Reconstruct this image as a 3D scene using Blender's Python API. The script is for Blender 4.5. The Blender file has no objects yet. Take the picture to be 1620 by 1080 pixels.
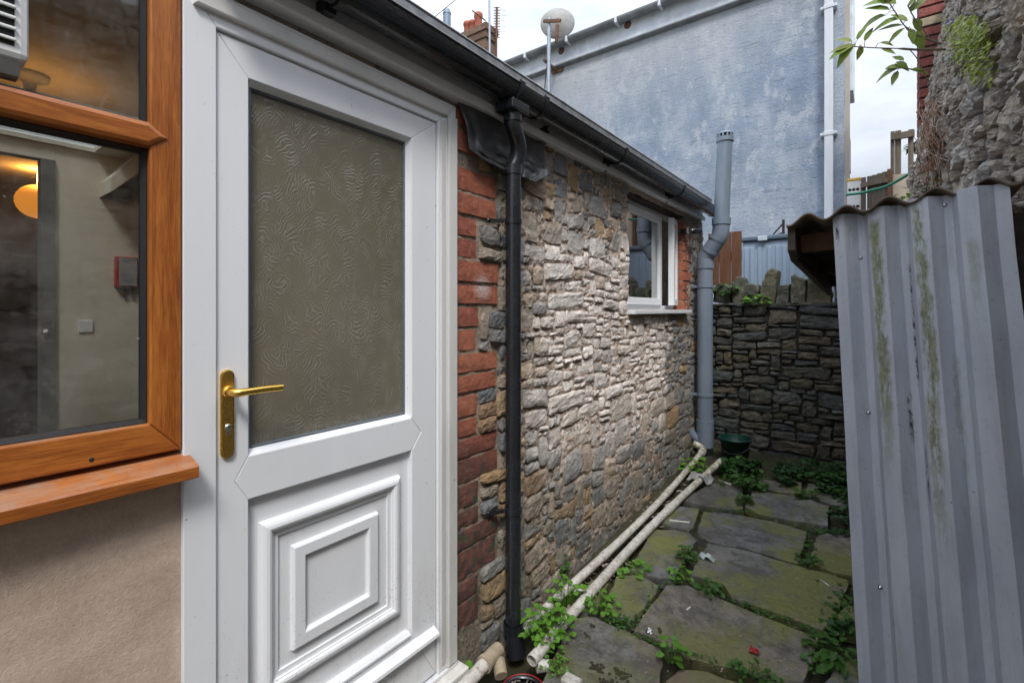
import bpy, bmesh, math, random
from mathutils import Vector, Matrix, noise as mn
R = math.radians
S = bpy.context.scene
COL = S.collection
# ------------------------------------------------------------------ camera
F = 765.0                      # focal length in pixels of the 1620 px wide photograph
CAM = Vector((1.34, 0.0, 1.45))
YAW = math.atan2(580, F)
FW = Vector((-math.sin(YAW), math.cos(YAW), 0)); RT = Vector((math.cos(YAW), math.sin(YAW), 0)); UP = Vector((0, 0, 1))
cd = bpy.data.cameras.new('camera'); cam = bpy.data.objects.new('camera', cd); COL.objects.link(cam)
cam.location = CAM; cam.rotation_euler = (R(90), 0, YAW)
cd.sensor_width = 36; cd.lens = F / 1620 * 36; cd.shift_y = -50 / 1620
cd.clip_start = 0.02; cd.clip_end = 2000
S.camera = cam
# ------------------------------------------------------------------ sky, sun, exposure
SUN_EL, SUN_AZ = R(52), R(140)        # azimuth measured clockwise from +Y (the alley direction)
w = bpy.data.worlds.new('World'); S.world = w; w.use_nodes = True
nt = w.node_tree; nt.nodes.clear()
def wn(t, **k):
    n = nt.nodes.new(t)
    for a, b in k.items(): setattr(n, a, b)
    return n
sky = wn('ShaderNodeTexSky', sky_type='NISHITA', sun_disc=False, sun_elevation=SUN_EL, sun_rotation=SUN_AZ, air_density=1.0, dust_density=2.0, ozone_density=1.0)
tc = wn('ShaderNodeTexCoord')
mp = wn('ShaderNodeMapping'); mp.inputs['Scale'].default_value = (1.6, 1.6, 4.2)
nz = wn('ShaderNodeTexNoise'); nz.inputs['Scale'].default_value = 1.5; nz.inputs['Detail'].default_value = 7; nz.inputs['Roughness'].default_value = .58
cr = wn('ShaderNodeValToRGB')
cr.color_ramp.elements[0].position = .34; cr.color_ramp.elements[0].color = (3.6, 4.0, 4.7, 1)
cr.color_ramp.elements[1].position = .78; cr.color_ramp.elements[1].color = (8.6, 8.9, 9.3, 1)
mx = wn('ShaderNodeMix', data_type='RGBA'); mx.inputs[0].default_value = .84
sep = wn('ShaderNodeSeparateXYZ'); mr = wn('ShaderNodeMapRange')
mr.inputs['From Min'].default_value = 0; mr.inputs['From Max'].default_value = 1; mr.inputs['To Min'].default_value = .44; mr.inputs['To Max'].default_value = 2.75
vm = wn('ShaderNodeVectorMath', operation='SCALE')
bg = wn('ShaderNodeBackground'); bg.inputs['Strength'].default_value = .10
out = wn('ShaderNodeOutputWorld')
L = nt.links.new
L(tc.outputs['Generated'], mp.inputs[0]); L(mp.outputs[0], nz.inputs['Vector']); L(nz.outputs['Fac'], cr.inputs[0])
pw = wn('ShaderNodeMath', operation='POWER', use_clamp=True); pw.inputs[1].default_value = 1.7
L(tc.outputs['Generated'], sep.inputs[0]); L(sep.outputs['Z'], pw.inputs[0]); L(pw.outputs[0], mr.inputs['Value'])
L(cr.outputs[0], vm.inputs[0]); L(mr.outputs[0], vm.inputs['Scale'])       # overcast sky: brighter towards the zenith
L(sky.outputs[0], mx.inputs[6]); L(vm.outputs[0], mx.inputs[7]); L(mx.outputs[2], bg.inputs[0]); L(bg.outputs[0], out.inputs[0])
sd = bpy.data.lights.new('sun', 'SUN'); sd.energy = 1.4; sd.angle = R(14); sd.color = (1, .95, .87)
sun = bpy.data.objects.new('sun', sd); COL.objects.link(sun)
sv = Vector((math.sin(SUN_AZ) * math.cos(SUN_EL), math.cos(SUN_AZ) * math.cos(SUN_EL), math.sin(SUN_EL)))
sun.rotation_euler = sv.to_track_quat('Z', 'Y').to_euler(); sun.location = (3, -3, 8)
S.view_settings.view_transform = 'Standard'; S.view_settings.look = 'None'; S.view_settings.gamma = 1
S.view_settings.use_curve_mapping = False
S.view_settings.exposure = 1.0
# ------------------------------------------------------------------ photograph pixel -> point in the place
def ray(px, py):
    return FW + RT * ((px - 810) / F) + UP * ((490 - py) / F)
def atx(px, py, x):
    d = ray(px, py); return CAM + d * ((x - CAM.x) / d.x)
def aty(px, py, y):
    d = ray(px, py); return CAM + d * ((y - CAM.y) / d.y)
def att(px, py, t):
    return CAM + ray(px, py) * t
def gz(y):                     # the yard rises gently away from the camera
    return max(-.12, .075 * (y - 1.5))
def atg(px, py, up=0.0):
    d = ray(px, py); t = 2.0
    for _ in range(30):
        p = CAM + d * t
        t = (gz(p.y) + up - CAM.z) / d.z if d.z < -1e-6 else t
        t = min(t, 30)
    return CAM + d * t
def fbm(p, sc=1.0, H=1.0, oc=4):
    return mn.fractal(Vector(p) * sc, H, 2.0, oc)
def n1(*p):
    return mn.noise(Vector(p))
# ------------------------------------------------------------------ node materials
class NM:
    def __init__(s, name):
        s.m = bpy.data.materials.new(name); s.m.use_nodes = True; s.t = s.m.node_tree
        s.b = s.t.nodes['Principled BSDF']; s.out = s.t.nodes['Material Output']
    def n(s, t, **k):
        x = s.t.nodes.new(t)
        for a, b in k.items(): setattr(x, a, b)
        return x
    def set(s, sock, v):
        if hasattr(v, 'is_output'): s.t.links.new(v, sock)
        else:
            if isinstance(v, tuple) and len(v) == 3 and sock.type == 'RGBA': v = v + (1,)
            sock.default_value = v
    def pos(s): return s.n('ShaderNodeNewGeometry').outputs['Position']
    def obj(s): return s.n('ShaderNodeTexCoord').outputs['Object']
    def rnd(s): return s.n('ShaderNodeObjectInfo').outputs['Random']
    def map(s, v, scale=(1, 1, 1), rot=(0, 0, 0), loc=(0, 0, 0)):
        x = s.n('ShaderNodeMapping'); s.set(x.inputs[0], v); x.inputs['Scale'].default_value = scale; x.inputs['Rotation'].default_value = rot; x.inputs['Location'].default_value = loc
        return x.outputs[0]
    def noise(s, v, scale, detail=4, rough=.55, dist=0):
        x = s.n('ShaderNodeTexNoise'); s.set(x.inputs['Vector'], v); x.inputs['Scale'].default_value = scale; x.inputs['Detail'].default_value = detail
        x.inputs['Roughness'].default_value = rough; x.inputs['Distortion'].default_value = dist
        return x.outputs['Fac']
    def noisec(s, v, scale, detail=2):
        x = s.n('ShaderNodeTexNoise'); s.set(x.inputs['Vector'], v); x.inputs['Scale'].default_value = scale; x.inputs['Detail'].default_value = detail
        return x.outputs['Color']
    def vor(s, v, scale, feature='F1', o='Distance', rand=1):
        x = s.n('ShaderNodeTexVoronoi', feature=feature); s.set(x.inputs['Vector'], v); x.inputs['Scale'].default_value = scale; x.inputs['Randomness'].default_value = rand
        return x.outputs[o]
    def wave(s, v, scale, dist=0, detail=2, dscale=1, direction='X', prof='SIN'):
        x = s.n('ShaderNodeTexWave', bands_direction=direction, wave_profile=prof); s.set(x.inputs['Vector'], v); x.inputs['Scale'].default_value = scale
        x.inputs['Distortion'].default_value = dist; x.inputs['Detail'].default_value = detail; x.inputs['Detail Scale'].default_value = dscale
        return x.outputs['Fac']
    def ramp(s, f, stops, interp='LINEAR'):
        x = s.n('ShaderNodeValToRGB'); s.set(x.inputs[0], f); e = x.color_ramp; e.interpolation = interp
        while len(e.elements) < len(stops): e.elements.new(1)
        for el, (p, c) in zip(e.elements, stops):
            el.position = p; el.color = (c, c, c, 1) if isinstance(c, (int, float)) else tuple(c) + (1,)
        return x.outputs[0]
    def mix(s, f, a, b, mode='MIX'):
        x = s.n('ShaderNodeMix', data_type='RGBA', blend_type=mode); s.set(x.inputs[0], f); s.set(x.inputs[6], a); s.set(x.inputs[7], b)
        return x.outputs[2]
    def math(s, op, a, b=0.0, clamp=False):
        x = s.n('ShaderNodeMath', operation=op, use_clamp=clamp); s.set(x.inputs[0], a); s.set(x.inputs[1], b)
        return x.outputs[0]
    def sep(s, v):
        x = s.n('ShaderNodeSeparateXYZ'); s.set(x.inputs[0], v); return x.outputs
    def addv(s, a, b, k=None):
        x = s.n('ShaderNodeVectorMath', operation='MULTIPLY_ADD'); s.set(x.inputs[0], b); s.set(x.inputs[1], k or (1, 1, 1)); s.set(x.inputs[2], a)
        return x.outputs[0]
    def rng(s, v, a, b, c=0.0, d=1.0, smooth=False):
        x = s.n('ShaderNodeMapRange'); x.interpolation_type = 'SMOOTHSTEP' if smooth else 'LINEAR'
        s.set(x.inputs['Value'], v); x.inputs['From Min'].default_value = a; x.inputs['From Max'].default_value = b; x.inputs['To Min'].default_value = c; x.inputs['To Max'].default_value = d
        return x.outputs[0]
    def bump(s, h, strength=.5, dist=.01, prev=None):
        x = s.n('ShaderNodeBump'); s.set(x.inputs['Height'], h); x.inputs['Strength'].default_value = strength; x.inputs['Distance'].default_value = dist
        if prev is not None: s.set(x.inputs['Normal'], prev)
        return x.outputs[0]
    def fin(s, base=None, rough=None, normal=None, metal=None, **k):
        if base is not None: s.set(s.b.inputs['Base Color'], base)
        if rough is not None: s.set(s.b.inputs['Roughness'], rough)
        if metal is not None: s.set(s.b.inputs['Metallic'], metal)
        if normal is not None: s.set(s.b.inputs['Normal'], normal)
        for a, b in k.items(): s.set(s.b.inputs[a.replace('_', ' ')], b)
        return s.m
MAT = {}
def simple(name, c, rough=.5, metal=0, var=.12, scale=30, bump=0.0, spec=None):
    a = NM(name); p = a.obj(); f = a.noise(p, scale, 5, .6)
    lo = tuple(x * (1 - var) for x in c); hi = tuple(min(1, x * (1 + var)) for x in c)
    col = a.ramp(f, [(.3, lo), (.7, hi)])
    nrm = a.bump(a.noise(p, scale * 3, 4), bump, .004) if bump else None
    k = {'Specular_IOR_Level': spec} if spec is not None else {}
    MAT[name] = a.fin(col, rough, nrm, metal, **k); return MAT[name]
def white_plastic(name, c, dirt=.5, speck=.55, grime=None):
    a = NM(name); p = a.pos()
    big = a.noise(a.map(p, (3, 3, .8)), 1.6, 5, .6)
    col = a.mix(a.rng(big, .45, .8, 0, dirt), c, tuple(x * .66 for x in c))
    v = a.vor(p, 26); sel = a.noise(p, 9, 2); spk = a.math('MULTIPLY', a.math('LESS_THAN', v, a.rng(sel, .45, .7, 0, .10)), speck); v2 = a.vor(a.addv(p, p, (.3, .3, .3)), 47); spk = a.math('MAXIMUM', spk, a.math('MULTIPLY', a.math('LESS_THAN', v2, a.rng(a.noise(p, 4, 3), .45, .7, 0, .12)), speck))
    low = a.rng(a.sep(p)[2], .12, .75, 1, 0); v3 = a.vor(p, 75); spl = a.math('MULTIPLY', a.math('LESS_THAN', v3, a.rng(a.noise(p, 6, 3), .4, .7, .03, .34)), low)
    col = a.mix(a.math('MULTIPLY', spl, .45), col, (.22, .18, .14)); film = a.math('MULTIPLY', low, a.rng(a.noise(a.map(p, (1, 1, .3)), 18, 5, .7), .42, .7, 0, .35)); col = a.mix(film, col, (.42, .38, .33))
    col = a.mix(spk, col, (.10, .085, .07))
    fine = a.noise(a.map(p, (1, 1, .25)), 60, 4, .7); col = a.mix(a.rng(fine, .62, .8, 0, .3 * dirt + .05), col, (.3, .29, .27))
    MAT[name] = a.fin(col, a.rng(big, .3, .8, .28, .5), a.bump(a.noise(p, 7, 3), .04, .01)); return MAT[name]
white_plastic('white_upvc', (.76, .78, .82), .22)
white_plastic('dirty_upvc', (.64, .64, .63), .8, .9)
white_plastic('threshold_white', (.72, .71, .68), .6, 1.0)
white_plastic('house_white', (.62, .66, .72), .6, .5)
def woodgrain():
    a = NM('brown_woodgrain_foil'); p = a.obj()
    def g(sc, rot):
        q = a.map(p, sc)
        n_ = a.noise(q, 3.5, 8, .62, .6); f_ = a.noise(a.map(q, (1, 1, .5)), 42, 5, .75)
        return a.math('ADD', a.math('MULTIPLY', n_, .5), a.math('MULTIPLY', f_, .5))
    f = g((6, 6, .7) , 0)
    col = a.ramp(f, [(.34, (.13, .036, .007)), (.48, (.30, .088, .016)), (.62, (.47, .165, .030))])
    sp = a.math('LESS_THAN', a.vor(a.pos(), 30), a.rng(a.noise(a.pos(), 11, 2), .5, .8, 0, .12))
    col = a.mix(a.math('MULTIPLY', sp, .6), col, (.45, .4, .34))
    dust = a.noise(a.pos(), 14, 6, .7); nz_ = a.sep(a.n('ShaderNodeNewGeometry').outputs['Normal'])[2]
    col = a.mix(a.math('MULTIPLY', a.rng(dust, .4, .7, .1, .75), a.rng(nz_, .5, .95)), col, (.30, .24, .20))
    MAT['wood_v'] = a.fin(col, .38, a.bump(f, .12, .003))
    b = NM('brown_woodgrain_foil_across'); p = b.obj(); q = b.map(p, (6, .7, 6))
    n_ = b.noise(q, 3.5, 8, .62, .6); f_ = b.noise(b.map(q, (1, .5, 1)), 42, 5, .75)
    f = b.math('ADD', b.math('MULTIPLY', n_, .5), b.math('MULTIPLY', f_, .5))
    col = b.ramp(f, [(.34, (.13, .036, .007)), (.48, (.30, .088, .016)), (.62, (.47, .165, .030))])
    sp = b.math('LESS_THAN', b.vor(b.pos(), 30), b.rng(b.noise(b.pos(), 11, 2), .5, .8, 0, .12))
    col = b.mix(b.math('MULTIPLY', sp, .6), col, (.45, .4, .34))
    dust = b.noise(b.pos(), 14, 6, .7); nz_ = b.sep(b.n('ShaderNodeNewGeometry').outputs['Normal'])[2]
    col = b.mix(b.math('MULTIPLY', b.rng(dust, .4, .7, .1, .75), b.rng(nz_, .5, .95)), col, (.30, .24, .20))
    MAT['wood_h'] = b.fin(col, .38, b.bump(f, .12, .003))
woodgrain()
def render_beige():
    a = NM('beige_render'); p = a.pos()
    f = a.noise(a.map(p, (1, 1, 2.2)), 3.5, 6, .6); g = a.noise(p, 170, 3, .6); st = a.noise(p, 900, 2)
    col = a.ramp(f, [(.3, (.36, .275, .22)), (.55, (.47, .37, .30)), (.75, (.54, .44, .37))])
    pits = a.math('LESS_THAN', a.vor(p, 34), a.rng(a.noise(p, 14, 2), .52, .8, 0, .10)); col = a.mix(a.math('MULTIPLY', pits, .6), col, (.12, .09, .07))
    h = a.math('ADD', a.math('MULTIPLY', g, .6), a.math('MULTIPLY', f, 1.5)); 
    gr = a.noise(p, 105, 6, .8); col = a.mix(a.rng(gr, .35, .65), a.mix(1, col, (.98, .97, .96), 'MULTIPLY'), a.mix(1, col, (1.26, 1.25, 1.24), 'MULTIPLY')); run = a.noise(a.map(p, (1, 1, .2)), 9, 5, .65); col = a.mix(a.rng(run, .55, .75, 0, .3), col, (.36, .285, .235))
    nrm = a.bump(gr, .5, .004, a.bump(a.noise(p, 330, 3), .4, .003, a.bump(h, .22, .006)))
    MAT['render_beige'] = a.fin(col, .9, nrm)
render_beige()
def stone(name, stops, pale_zone=None, moss=.0, moss_z=None, dark=1.0, bumpk=1.0, lichen=0.0, mossc=(.045, .055, .018)):
    a = NM(name); p = a.pos(); r = a.rnd()
    off = a.n('ShaderNodeCombineXYZ'); a.set(off.inputs[0], a.math('MULTIPLY', r, 37.0)); a.set(off.inputs[2], a.math('MULTIPLY', r, 91.0))
    q = a.addv(p, off.outputs[0]); 
    bed = a.map(q, (1, 1, 2.8))
    base = a.ramp(r, stops, 'CONSTANT')
    f = a.noise(bed, 9, 7, .62, .3); f2 = a.noise(q, 38, 6, .68); f3 = a.noise(bed, 120, 4, .6)
    col = a.mix(a.rng(f, .3, .7), a.mix(1, base, (.62, .62, .64), 'MULTIPLY'), a.mix(1, base, (1.45, 1.42, 1.36), 'MULTIPLY'))
    f4 = a.noise(q, 75, 5, .75); col = a.mix(a.rng(f4, .5, .68, 0, .6), col, a.mix(1, base, (.42, .40, .38), 'MULTIPLY'))
    col = a.mix(a.rng(f2, .5, .7, 0, .6), col, a.mix(1, base, (.5, .47, .44), 'MULTIPLY'))
    rust = a.noise(q, 6, 4, .6); col = a.mix(a.rng(rust, .60, .76, 0, .4), col, (.26, .16, .08))
    xyz = a.sep(p)
    if pale_zone:  # stones in this stretch of wall turn paler, with wavering limits
        y0, y1, c = pale_zone
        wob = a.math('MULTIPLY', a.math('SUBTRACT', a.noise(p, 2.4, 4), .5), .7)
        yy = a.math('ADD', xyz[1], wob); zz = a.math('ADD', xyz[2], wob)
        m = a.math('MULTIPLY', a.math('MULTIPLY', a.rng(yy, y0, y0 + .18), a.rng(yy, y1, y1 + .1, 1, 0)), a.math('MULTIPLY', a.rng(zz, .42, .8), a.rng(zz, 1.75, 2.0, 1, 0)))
        pit = a.rng(a.noise(q, 48, 6, .78), .55, .64, 0, .62); pale_f = a.math('MULTIPLY', m, a.rng(a.noise(q, 22, 7, .72), .28, .48, .2, .98))
        pale_f = a.math('MULTIPLY', pale_f, a.rng(a.math('FRACT', a.math('MULTIPLY', r, 17.3)), 0, .7, .4, 1)); col = a.mix(pale_f, col, c); col = a.mix(a.math('MULTIPLY', pit, m), col, (.12, .11, .105))
    if lichen:
        lm = a.math('MULTIPLY', a.rng(a.noise(p, 16, 7, .7), .55, .66), lichen); col = a.mix(lm, col, (.47, .47, .44))
    if moss_z:
        zlo, zhi = moss_z
        mm = a.math('MULTIPLY', a.rng(a.math('ADD', xyz[2], a.math('MULTIPLY', a.noise(p, 4, 5), .5)), zlo, zhi, 1, 0), a.rng(a.noise(p, 30, 5, .7), .35, .65, .0, moss))
        col = a.mix(mm, col, mossc)
    if dark != 1: col = a.mix(1, col, (dark, dark, dark), 'MULTIPLY')
    h1 = a.math('ADD', a.math('MULTIPLY', f, .9), a.math('MULTIPLY', f2, .5)); crk = a.vor(a.map(q, (1, 1, 1.8)), 24, 'DISTANCE_TO_EDGE')
    nrm = a.bump(a.rng(crk, 0, .07), .3 * bumpk, .008, a.bump(a.math('ADD', f4, a.math('MULTIPLY', f3, .5)), .8 * bumpk, .007, a.bump(h1, 1.0 * bumpk, .014)))
    MAT[name] = a.fin(col, a.rng(f2, .3, .7, .72, .95), nrm)
PALE = [(0, (.31, .265, .22)), (.13, (.215, .215, .22)), (.26, (.39, .325, .26)), (.38, (.28, .275, .275)), (.50, (.36, .26, .16)), (.58, (.19, .20, .215)), (.70, (.34, .30, .255)), (.80, (.38, .26, .14)), (.86, (.25, .24, .23)), (.94, (.30, .20, .125))]
DARKS = [(0, (.10, .095, .085)), (.2, (.075, .075, .078)), (.4, (.125, .112, .09)), (.6, (.085, .095, .105)), (.8, (.11, .09, .07)), (.92, (.14, .14, .14))]
GREYB = [(0, (.25, .22, .19)), (.2, (.19, .17, .15)), (.4, (.28, .245, .21)), (.6, (.22, .21, .20)), (.8, (.26, .215, .175)), (.92, (.33, .31, .29))]
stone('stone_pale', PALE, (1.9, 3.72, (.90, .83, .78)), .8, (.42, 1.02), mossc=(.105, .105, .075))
stone('stone_dark', DARKS, None, .5, (1.2, 2.2), lichen=.12)
stone('stone_mossy', DARKS, None, .75, (2.2, 2.6), dark=1.25, lichen=.3)
stone('stone_right', GREYB, None, 0, None, 1.35, 1.25, lichen=.6)
def mortar(name, c1, c2, c3, moss_z=None, bumpk=1, mid=None):
    a = NM(name); p = a.pos(); f = a.noise(p, 7, 6, .65); g = a.noise(p, 60, 6, .7); h = a.noise(p, 250, 3)
    col = a.ramp(f, [(.32, c1), (.52, c2), (.7, c3)])
    col = a.mix(a.rng(g, .5, .75, 0, .5), col, tuple(x * .5 for x in c1))
    xyz = a.sep(p)
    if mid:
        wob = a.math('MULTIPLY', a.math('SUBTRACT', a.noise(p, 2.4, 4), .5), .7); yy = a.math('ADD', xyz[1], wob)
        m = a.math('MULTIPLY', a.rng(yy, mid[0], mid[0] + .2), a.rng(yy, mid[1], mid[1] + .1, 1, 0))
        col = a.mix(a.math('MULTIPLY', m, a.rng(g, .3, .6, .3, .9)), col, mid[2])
    if moss_z:
        mm = a.math('MULTIPLY', a.rng(a.math('ADD', xyz[2], a.math('MULTIPLY', f, .5)), moss_z[0], moss_z[1], 1, 0), a.rng(g, .35, .65, .2, .85))
        col = a.mix(mm, col, (.085, .082, .055))
    hol = a.rng(a.noise(p, 26, 6, .75), .56, .66, 0, .75); col = a.mix(hol, col, tuple(x * .22 for x in c1))
    nrm = a.bump(h, .6 * bumpk, .004, a.bump(g, 1.0 * bumpk, .018))
    MAT[name] = a.fin(col, .95, nrm)
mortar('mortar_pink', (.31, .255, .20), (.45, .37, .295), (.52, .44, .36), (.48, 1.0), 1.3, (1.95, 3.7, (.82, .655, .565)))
mortar('mortar_dark', (.035, .032, .028), (.055, .05, .042), (.09, .082, .07))
mortar('mortar_grey', (.20, .18, .16), (.33, .30, .27), (.46, .44, .42), None, 1.6)
def brick(name, cols, dirty=.4):
    a = NM(name); p = a.pos(); r = a.rnd(); q = a.addv(p, a.noisec(p, 1, 0), (0, 0, 0))
    base = a.ramp(r, [(0, cols[0]), (.35, cols[1]), (.7, cols[2])], 'CONSTANT')
    f = a.noise(p, 24, 7, .65); g = a.noise(p, 110, 5, .7)
    col = a.mix(a.rng(f, .35, .7), a.mix(1, base, (.75, .7, .68), 'MULTIPLY'), a.mix(1, base, (1.18, 1.15, 1.12), 'MULTIPLY'))
    col = a.mix(a.rng(g, .56, .72, 0, .5), col, (.06, .045, .04))
    g2 = a.noise(p, 45, 6, .75); col = a.mix(a.rng(g2, .5, .68, 0, .5), col, (.42, .25, .18)); g3 = a.noise(p, 13, 5, .7); col = a.mix(a.rng(g3, .52, .68, 0, .5), col, (.13, .05, .04))
    z = a.math('ADD', a.sep(p)[2], a.math('MULTIPLY', a.math('SUBTRACT', a.noise(p, 5, 5), .5), .45))
    col = a.mix(a.math('MULTIPLY', a.rng(z, .70, 1.02, 1, 0), a.rng(f, .38, .58, .45, .92)), col, (.05, .04, .04))       # soot-black lower courses
    grn = a.math('MULTIPLY', a.rng(z, .75, .95, 1, 0), a.rng(a.noise(p, 13, 3), .60, .66, 0, .8)); col = a.mix(grn, col, (.02, .085, .045))
    d = a.n('ShaderNodeVectorMath', operation='DISTANCE'); a.set(d.inputs[0], p); d.inputs[1].default_value = (0, 1.56, 1.545)
    col = a.mix(a.math('MULTIPLY', a.rng(d.outputs['Value'], .01, .075, 1, 0, True), a.rng(g, .3, .6, .2, .85)), col, (.62, .56, .54))   # a splash of lime
    MAT[name] = a.fin(col, .85, a.bump(g, .7, .004, a.bump(a.math('ADD', f, g2), .7, .008)))
brick('brick_red', [(.36, .115, .066), (.30, .092, .058), (.40, .14, .082)])
brick('brick_pier', [(.26, .07, .06), (.20, .055, .05), (.30, .09, .075)])
simple('pier_band', (.33, .27, .19), .9, 0, .3, 20, .5)
def plastic_black():
    a = NM('black_plastic'); p = a.pos(); f = a.noise(p, 12, 6, .7); up = a.sep(a.n('ShaderNodeNewGeometry').outputs['Normal'])[2]
    col = a.mix(a.rng(f, .45, .8, 0, .5), (.013, .015, .019), (.026, .029, .034))
    sp = a.math('LESS_THAN', a.vor(p, 40), a.rng(a.noise(p, 9, 2), .5, .8, 0, .1)); col = a.mix(a.math('MULTIPLY', sp, .5), col, (.3, .3, .3))
    MAT['black_plastic'] = a.fin(col, a.rng(f, .3, .7, .16, .34), a.bump(f, .05, .004), Specular_IOR_Level=.7)
plastic_black()
simple('black_sheet', (.035, .036, .04), .38, 0, .4, 9, .15)
def pipe_grey():
    a = NM('grey_pipe'); p = a.pos(); f = a.noise(a.map(p, (1, 1, .3)), 8, 6, .65)
    col = a.ramp(f, [(.3, (.15, .19, .25)), (.7, (.21, .255, .32))]); 
    sp = a.math('LESS_THAN', a.vor(p, 22), a.rng(a.noise(p, 9, 2), .55, .8, 0, .1)); col = a.mix(sp, col, (.5, .5, .5))
    MAT['grey_pipe'] = a.fin(col, .33, a.bump(f, .04, .004))
pipe_grey()
def old_white_pipe():
    a = NM('old_white_pipe'); p = a.pos(); f = a.noise(p, 14, 6, .7); g = a.noise(p, 60, 5, .7)
    col = a.ramp(f, [(.3, (.36, .33, .29)), (.5, (.56, .53, .49)), (.72, (.68, .66, .63))])
    col = a.mix(a.rng(g, .5, .66, 0, .75), col, (.17, .145, .115))
    far = a.math('MULTIPLY', a.rng(a.sep(p)[1], 3.0, 3.8), a.rng(a.noise(p, 26, 4), .42, .6, 0, .8)); col = a.mix(far, col, (.16, .15, .05))
    MAT['old_white_pipe'] = a.fin(col, .6, a.bump(g, .25, .003))
old_white_pipe()
def gold():
    a = NM('brushed_gold'); p = a.pos(); f = a.noise(p, 40, 6, .7)
    MAT['brushed_gold'] = a.fin(a.mix(a.rng(f, .6, .8, 0, .4), (.85, .55, .13), (.6, .45, .2)), a.rng(f, .3, .7, .24, .32), None, 1.0)
gold()
simple('steel', (.55, .55, .56), .3, 1.0); simple('gasket_black', (.015, .015, .016), .5)
simple('gasket_grey', (.10, .12, .14), .5)
def corr_sheet():
    a = NM('painted_steel_sheet'); q = a.obj(); x, y, z = a.sep(q)[0], a.sep(q)[1], a.sep(q)[2]; p = q
    big = a.noise(a.map(q, (2, 1, .8)), 3, 5, .6)
    col = a.ramp(big, [(.3, (.29, .315, .37)), (.7, (.39, .42, .475))])
    grime = a.noise(a.map(q, (4, 1, .35)), 9, 6, .7); col = a.mix(a.rng(grime, .48, .7, 0, .5), col, (.25, .235, .22)); col = a.mix(a.rng(a.noise(q, 55, 6, .78), .56, .68, 0, .35), col, (.16, .15, .14))
    fine = a.noise(a.map(q, (1, 1, .45)), 90, 5, .75)
    # mossy run-off streaks lying on three of the crowns: (centre x, half width, top z, bottom z, strength)
    tot = None
    for cx, hw, zt, zb, k in ((.124, .017, -.03, -.95, 1.0), (.2415, .015, -.01, -1.15, 1.0), (.2555, .007, -.3, -.9, .9), (.366, .013, -.15, -.55, .5), (.05, .012, -.04, -.22, .6), (.30, .008, -.5, -1.1, .4)):
        wob = a.math('MULTIPLY', a.math('SUBTRACT', a.noise(a.map(q, (1, 1, 3)), 9, 3), .5), .02)
        dx = a.math('ABSOLUTE', a.math('SUBTRACT', a.math('ADD', x, wob), cx))
        m = a.math('MULTIPLY', a.rng(dx, hw * .55, hw * 1.25, 1, 0), a.math('MULTIPLY', a.rng(z, zb, zb + .35), a.rng(z, zt - .03, zt, 1, 0)))
        m = a.math('MULTIPLY', m, k); tot = m if tot is None else a.math('MAXIMUM', tot, m)
    br = a.rng(a.noise(a.map(q, (1, 1, .22)), 38, 7, .78), .42, .52); tot = a.math('MULTIPLY', tot, br)
    col = a.mix(a.math('MULTIPLY', tot, .9), col, a.ramp(fine, [(.35, (.05, .055, .022)), (.6, (.17, .195, .085))]))
    dk = None
    for cx, hw, zt, zb in ((.205, .006, -.2, -.62), (.213, .005, -.78, -.98), (.3, .012, -.0, -.04), (.18, .007, -.62, -.8), (.012, .008, -.02, -.12)):
        dx = a.math('ABSOLUTE', a.math('SUBTRACT', x, cx)); m = a.math('MULTIPLY', a.rng(dx, hw * .4, hw, 1, 0), a.math('MULTIPLY', a.rng(z, zb, zb + .05), a.rng(z, zt - .03, zt, 1, 0)))
        dk = m if dk is None else a.math('MAXIMUM', dk, m)
    dk = a.math('MULTIPLY', dk, a.rng(fine, .42, .56)); col = a.mix(dk, col, (.02, .018, .015))
    sp = a.math('LESS_THAN', a.vor(q, 34), a.rng(a.noise(q, 8, 3), .46, .75, 0, .13)); col = a.mix(a.math('MULTIPLY', sp, .75), col, (.05, .045, .04))
    MAT['painted_steel_sheet'] = a.fin(col, a.rng(grime, .3, .7, .4, .62), a.bump(fine, .06, .002), None)
corr_sheet()
simple('roof_brown', (.085, .062, .045), .8, 0, .45, 12, .5)
simple('dark_timber', (.035, .026, .02), .8, 0, .5, 14, .6)
def boards(name, c1, c2, axis=(9, 9, 1)):
    a = NM(name); q = a.obj(); r = a.rnd(); f = a.noise(a.map(q, axis), 5, 7, .65, .4)
    col = a.mix(a.rng(r, 0, 1, 0, .35), a.ramp(f, [(.3, c1), (.7, c2)]), c1); MAT[name] = a.fin(col, .8, a.bump(f, .4, .004))
boards('timber_brown', (.085, .035, .016), (.19, .085, .04)); boards('timber_grey', (.10, .078, .058), (.22, .175, .135)); boards('timber_rafter', (.10, .05, .026), (.21, .115, .06), (9, 9, 9)); boards('panel_pale', (.40, .33, .26), (.52, .44, .36), (3, 3, 3))
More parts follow.
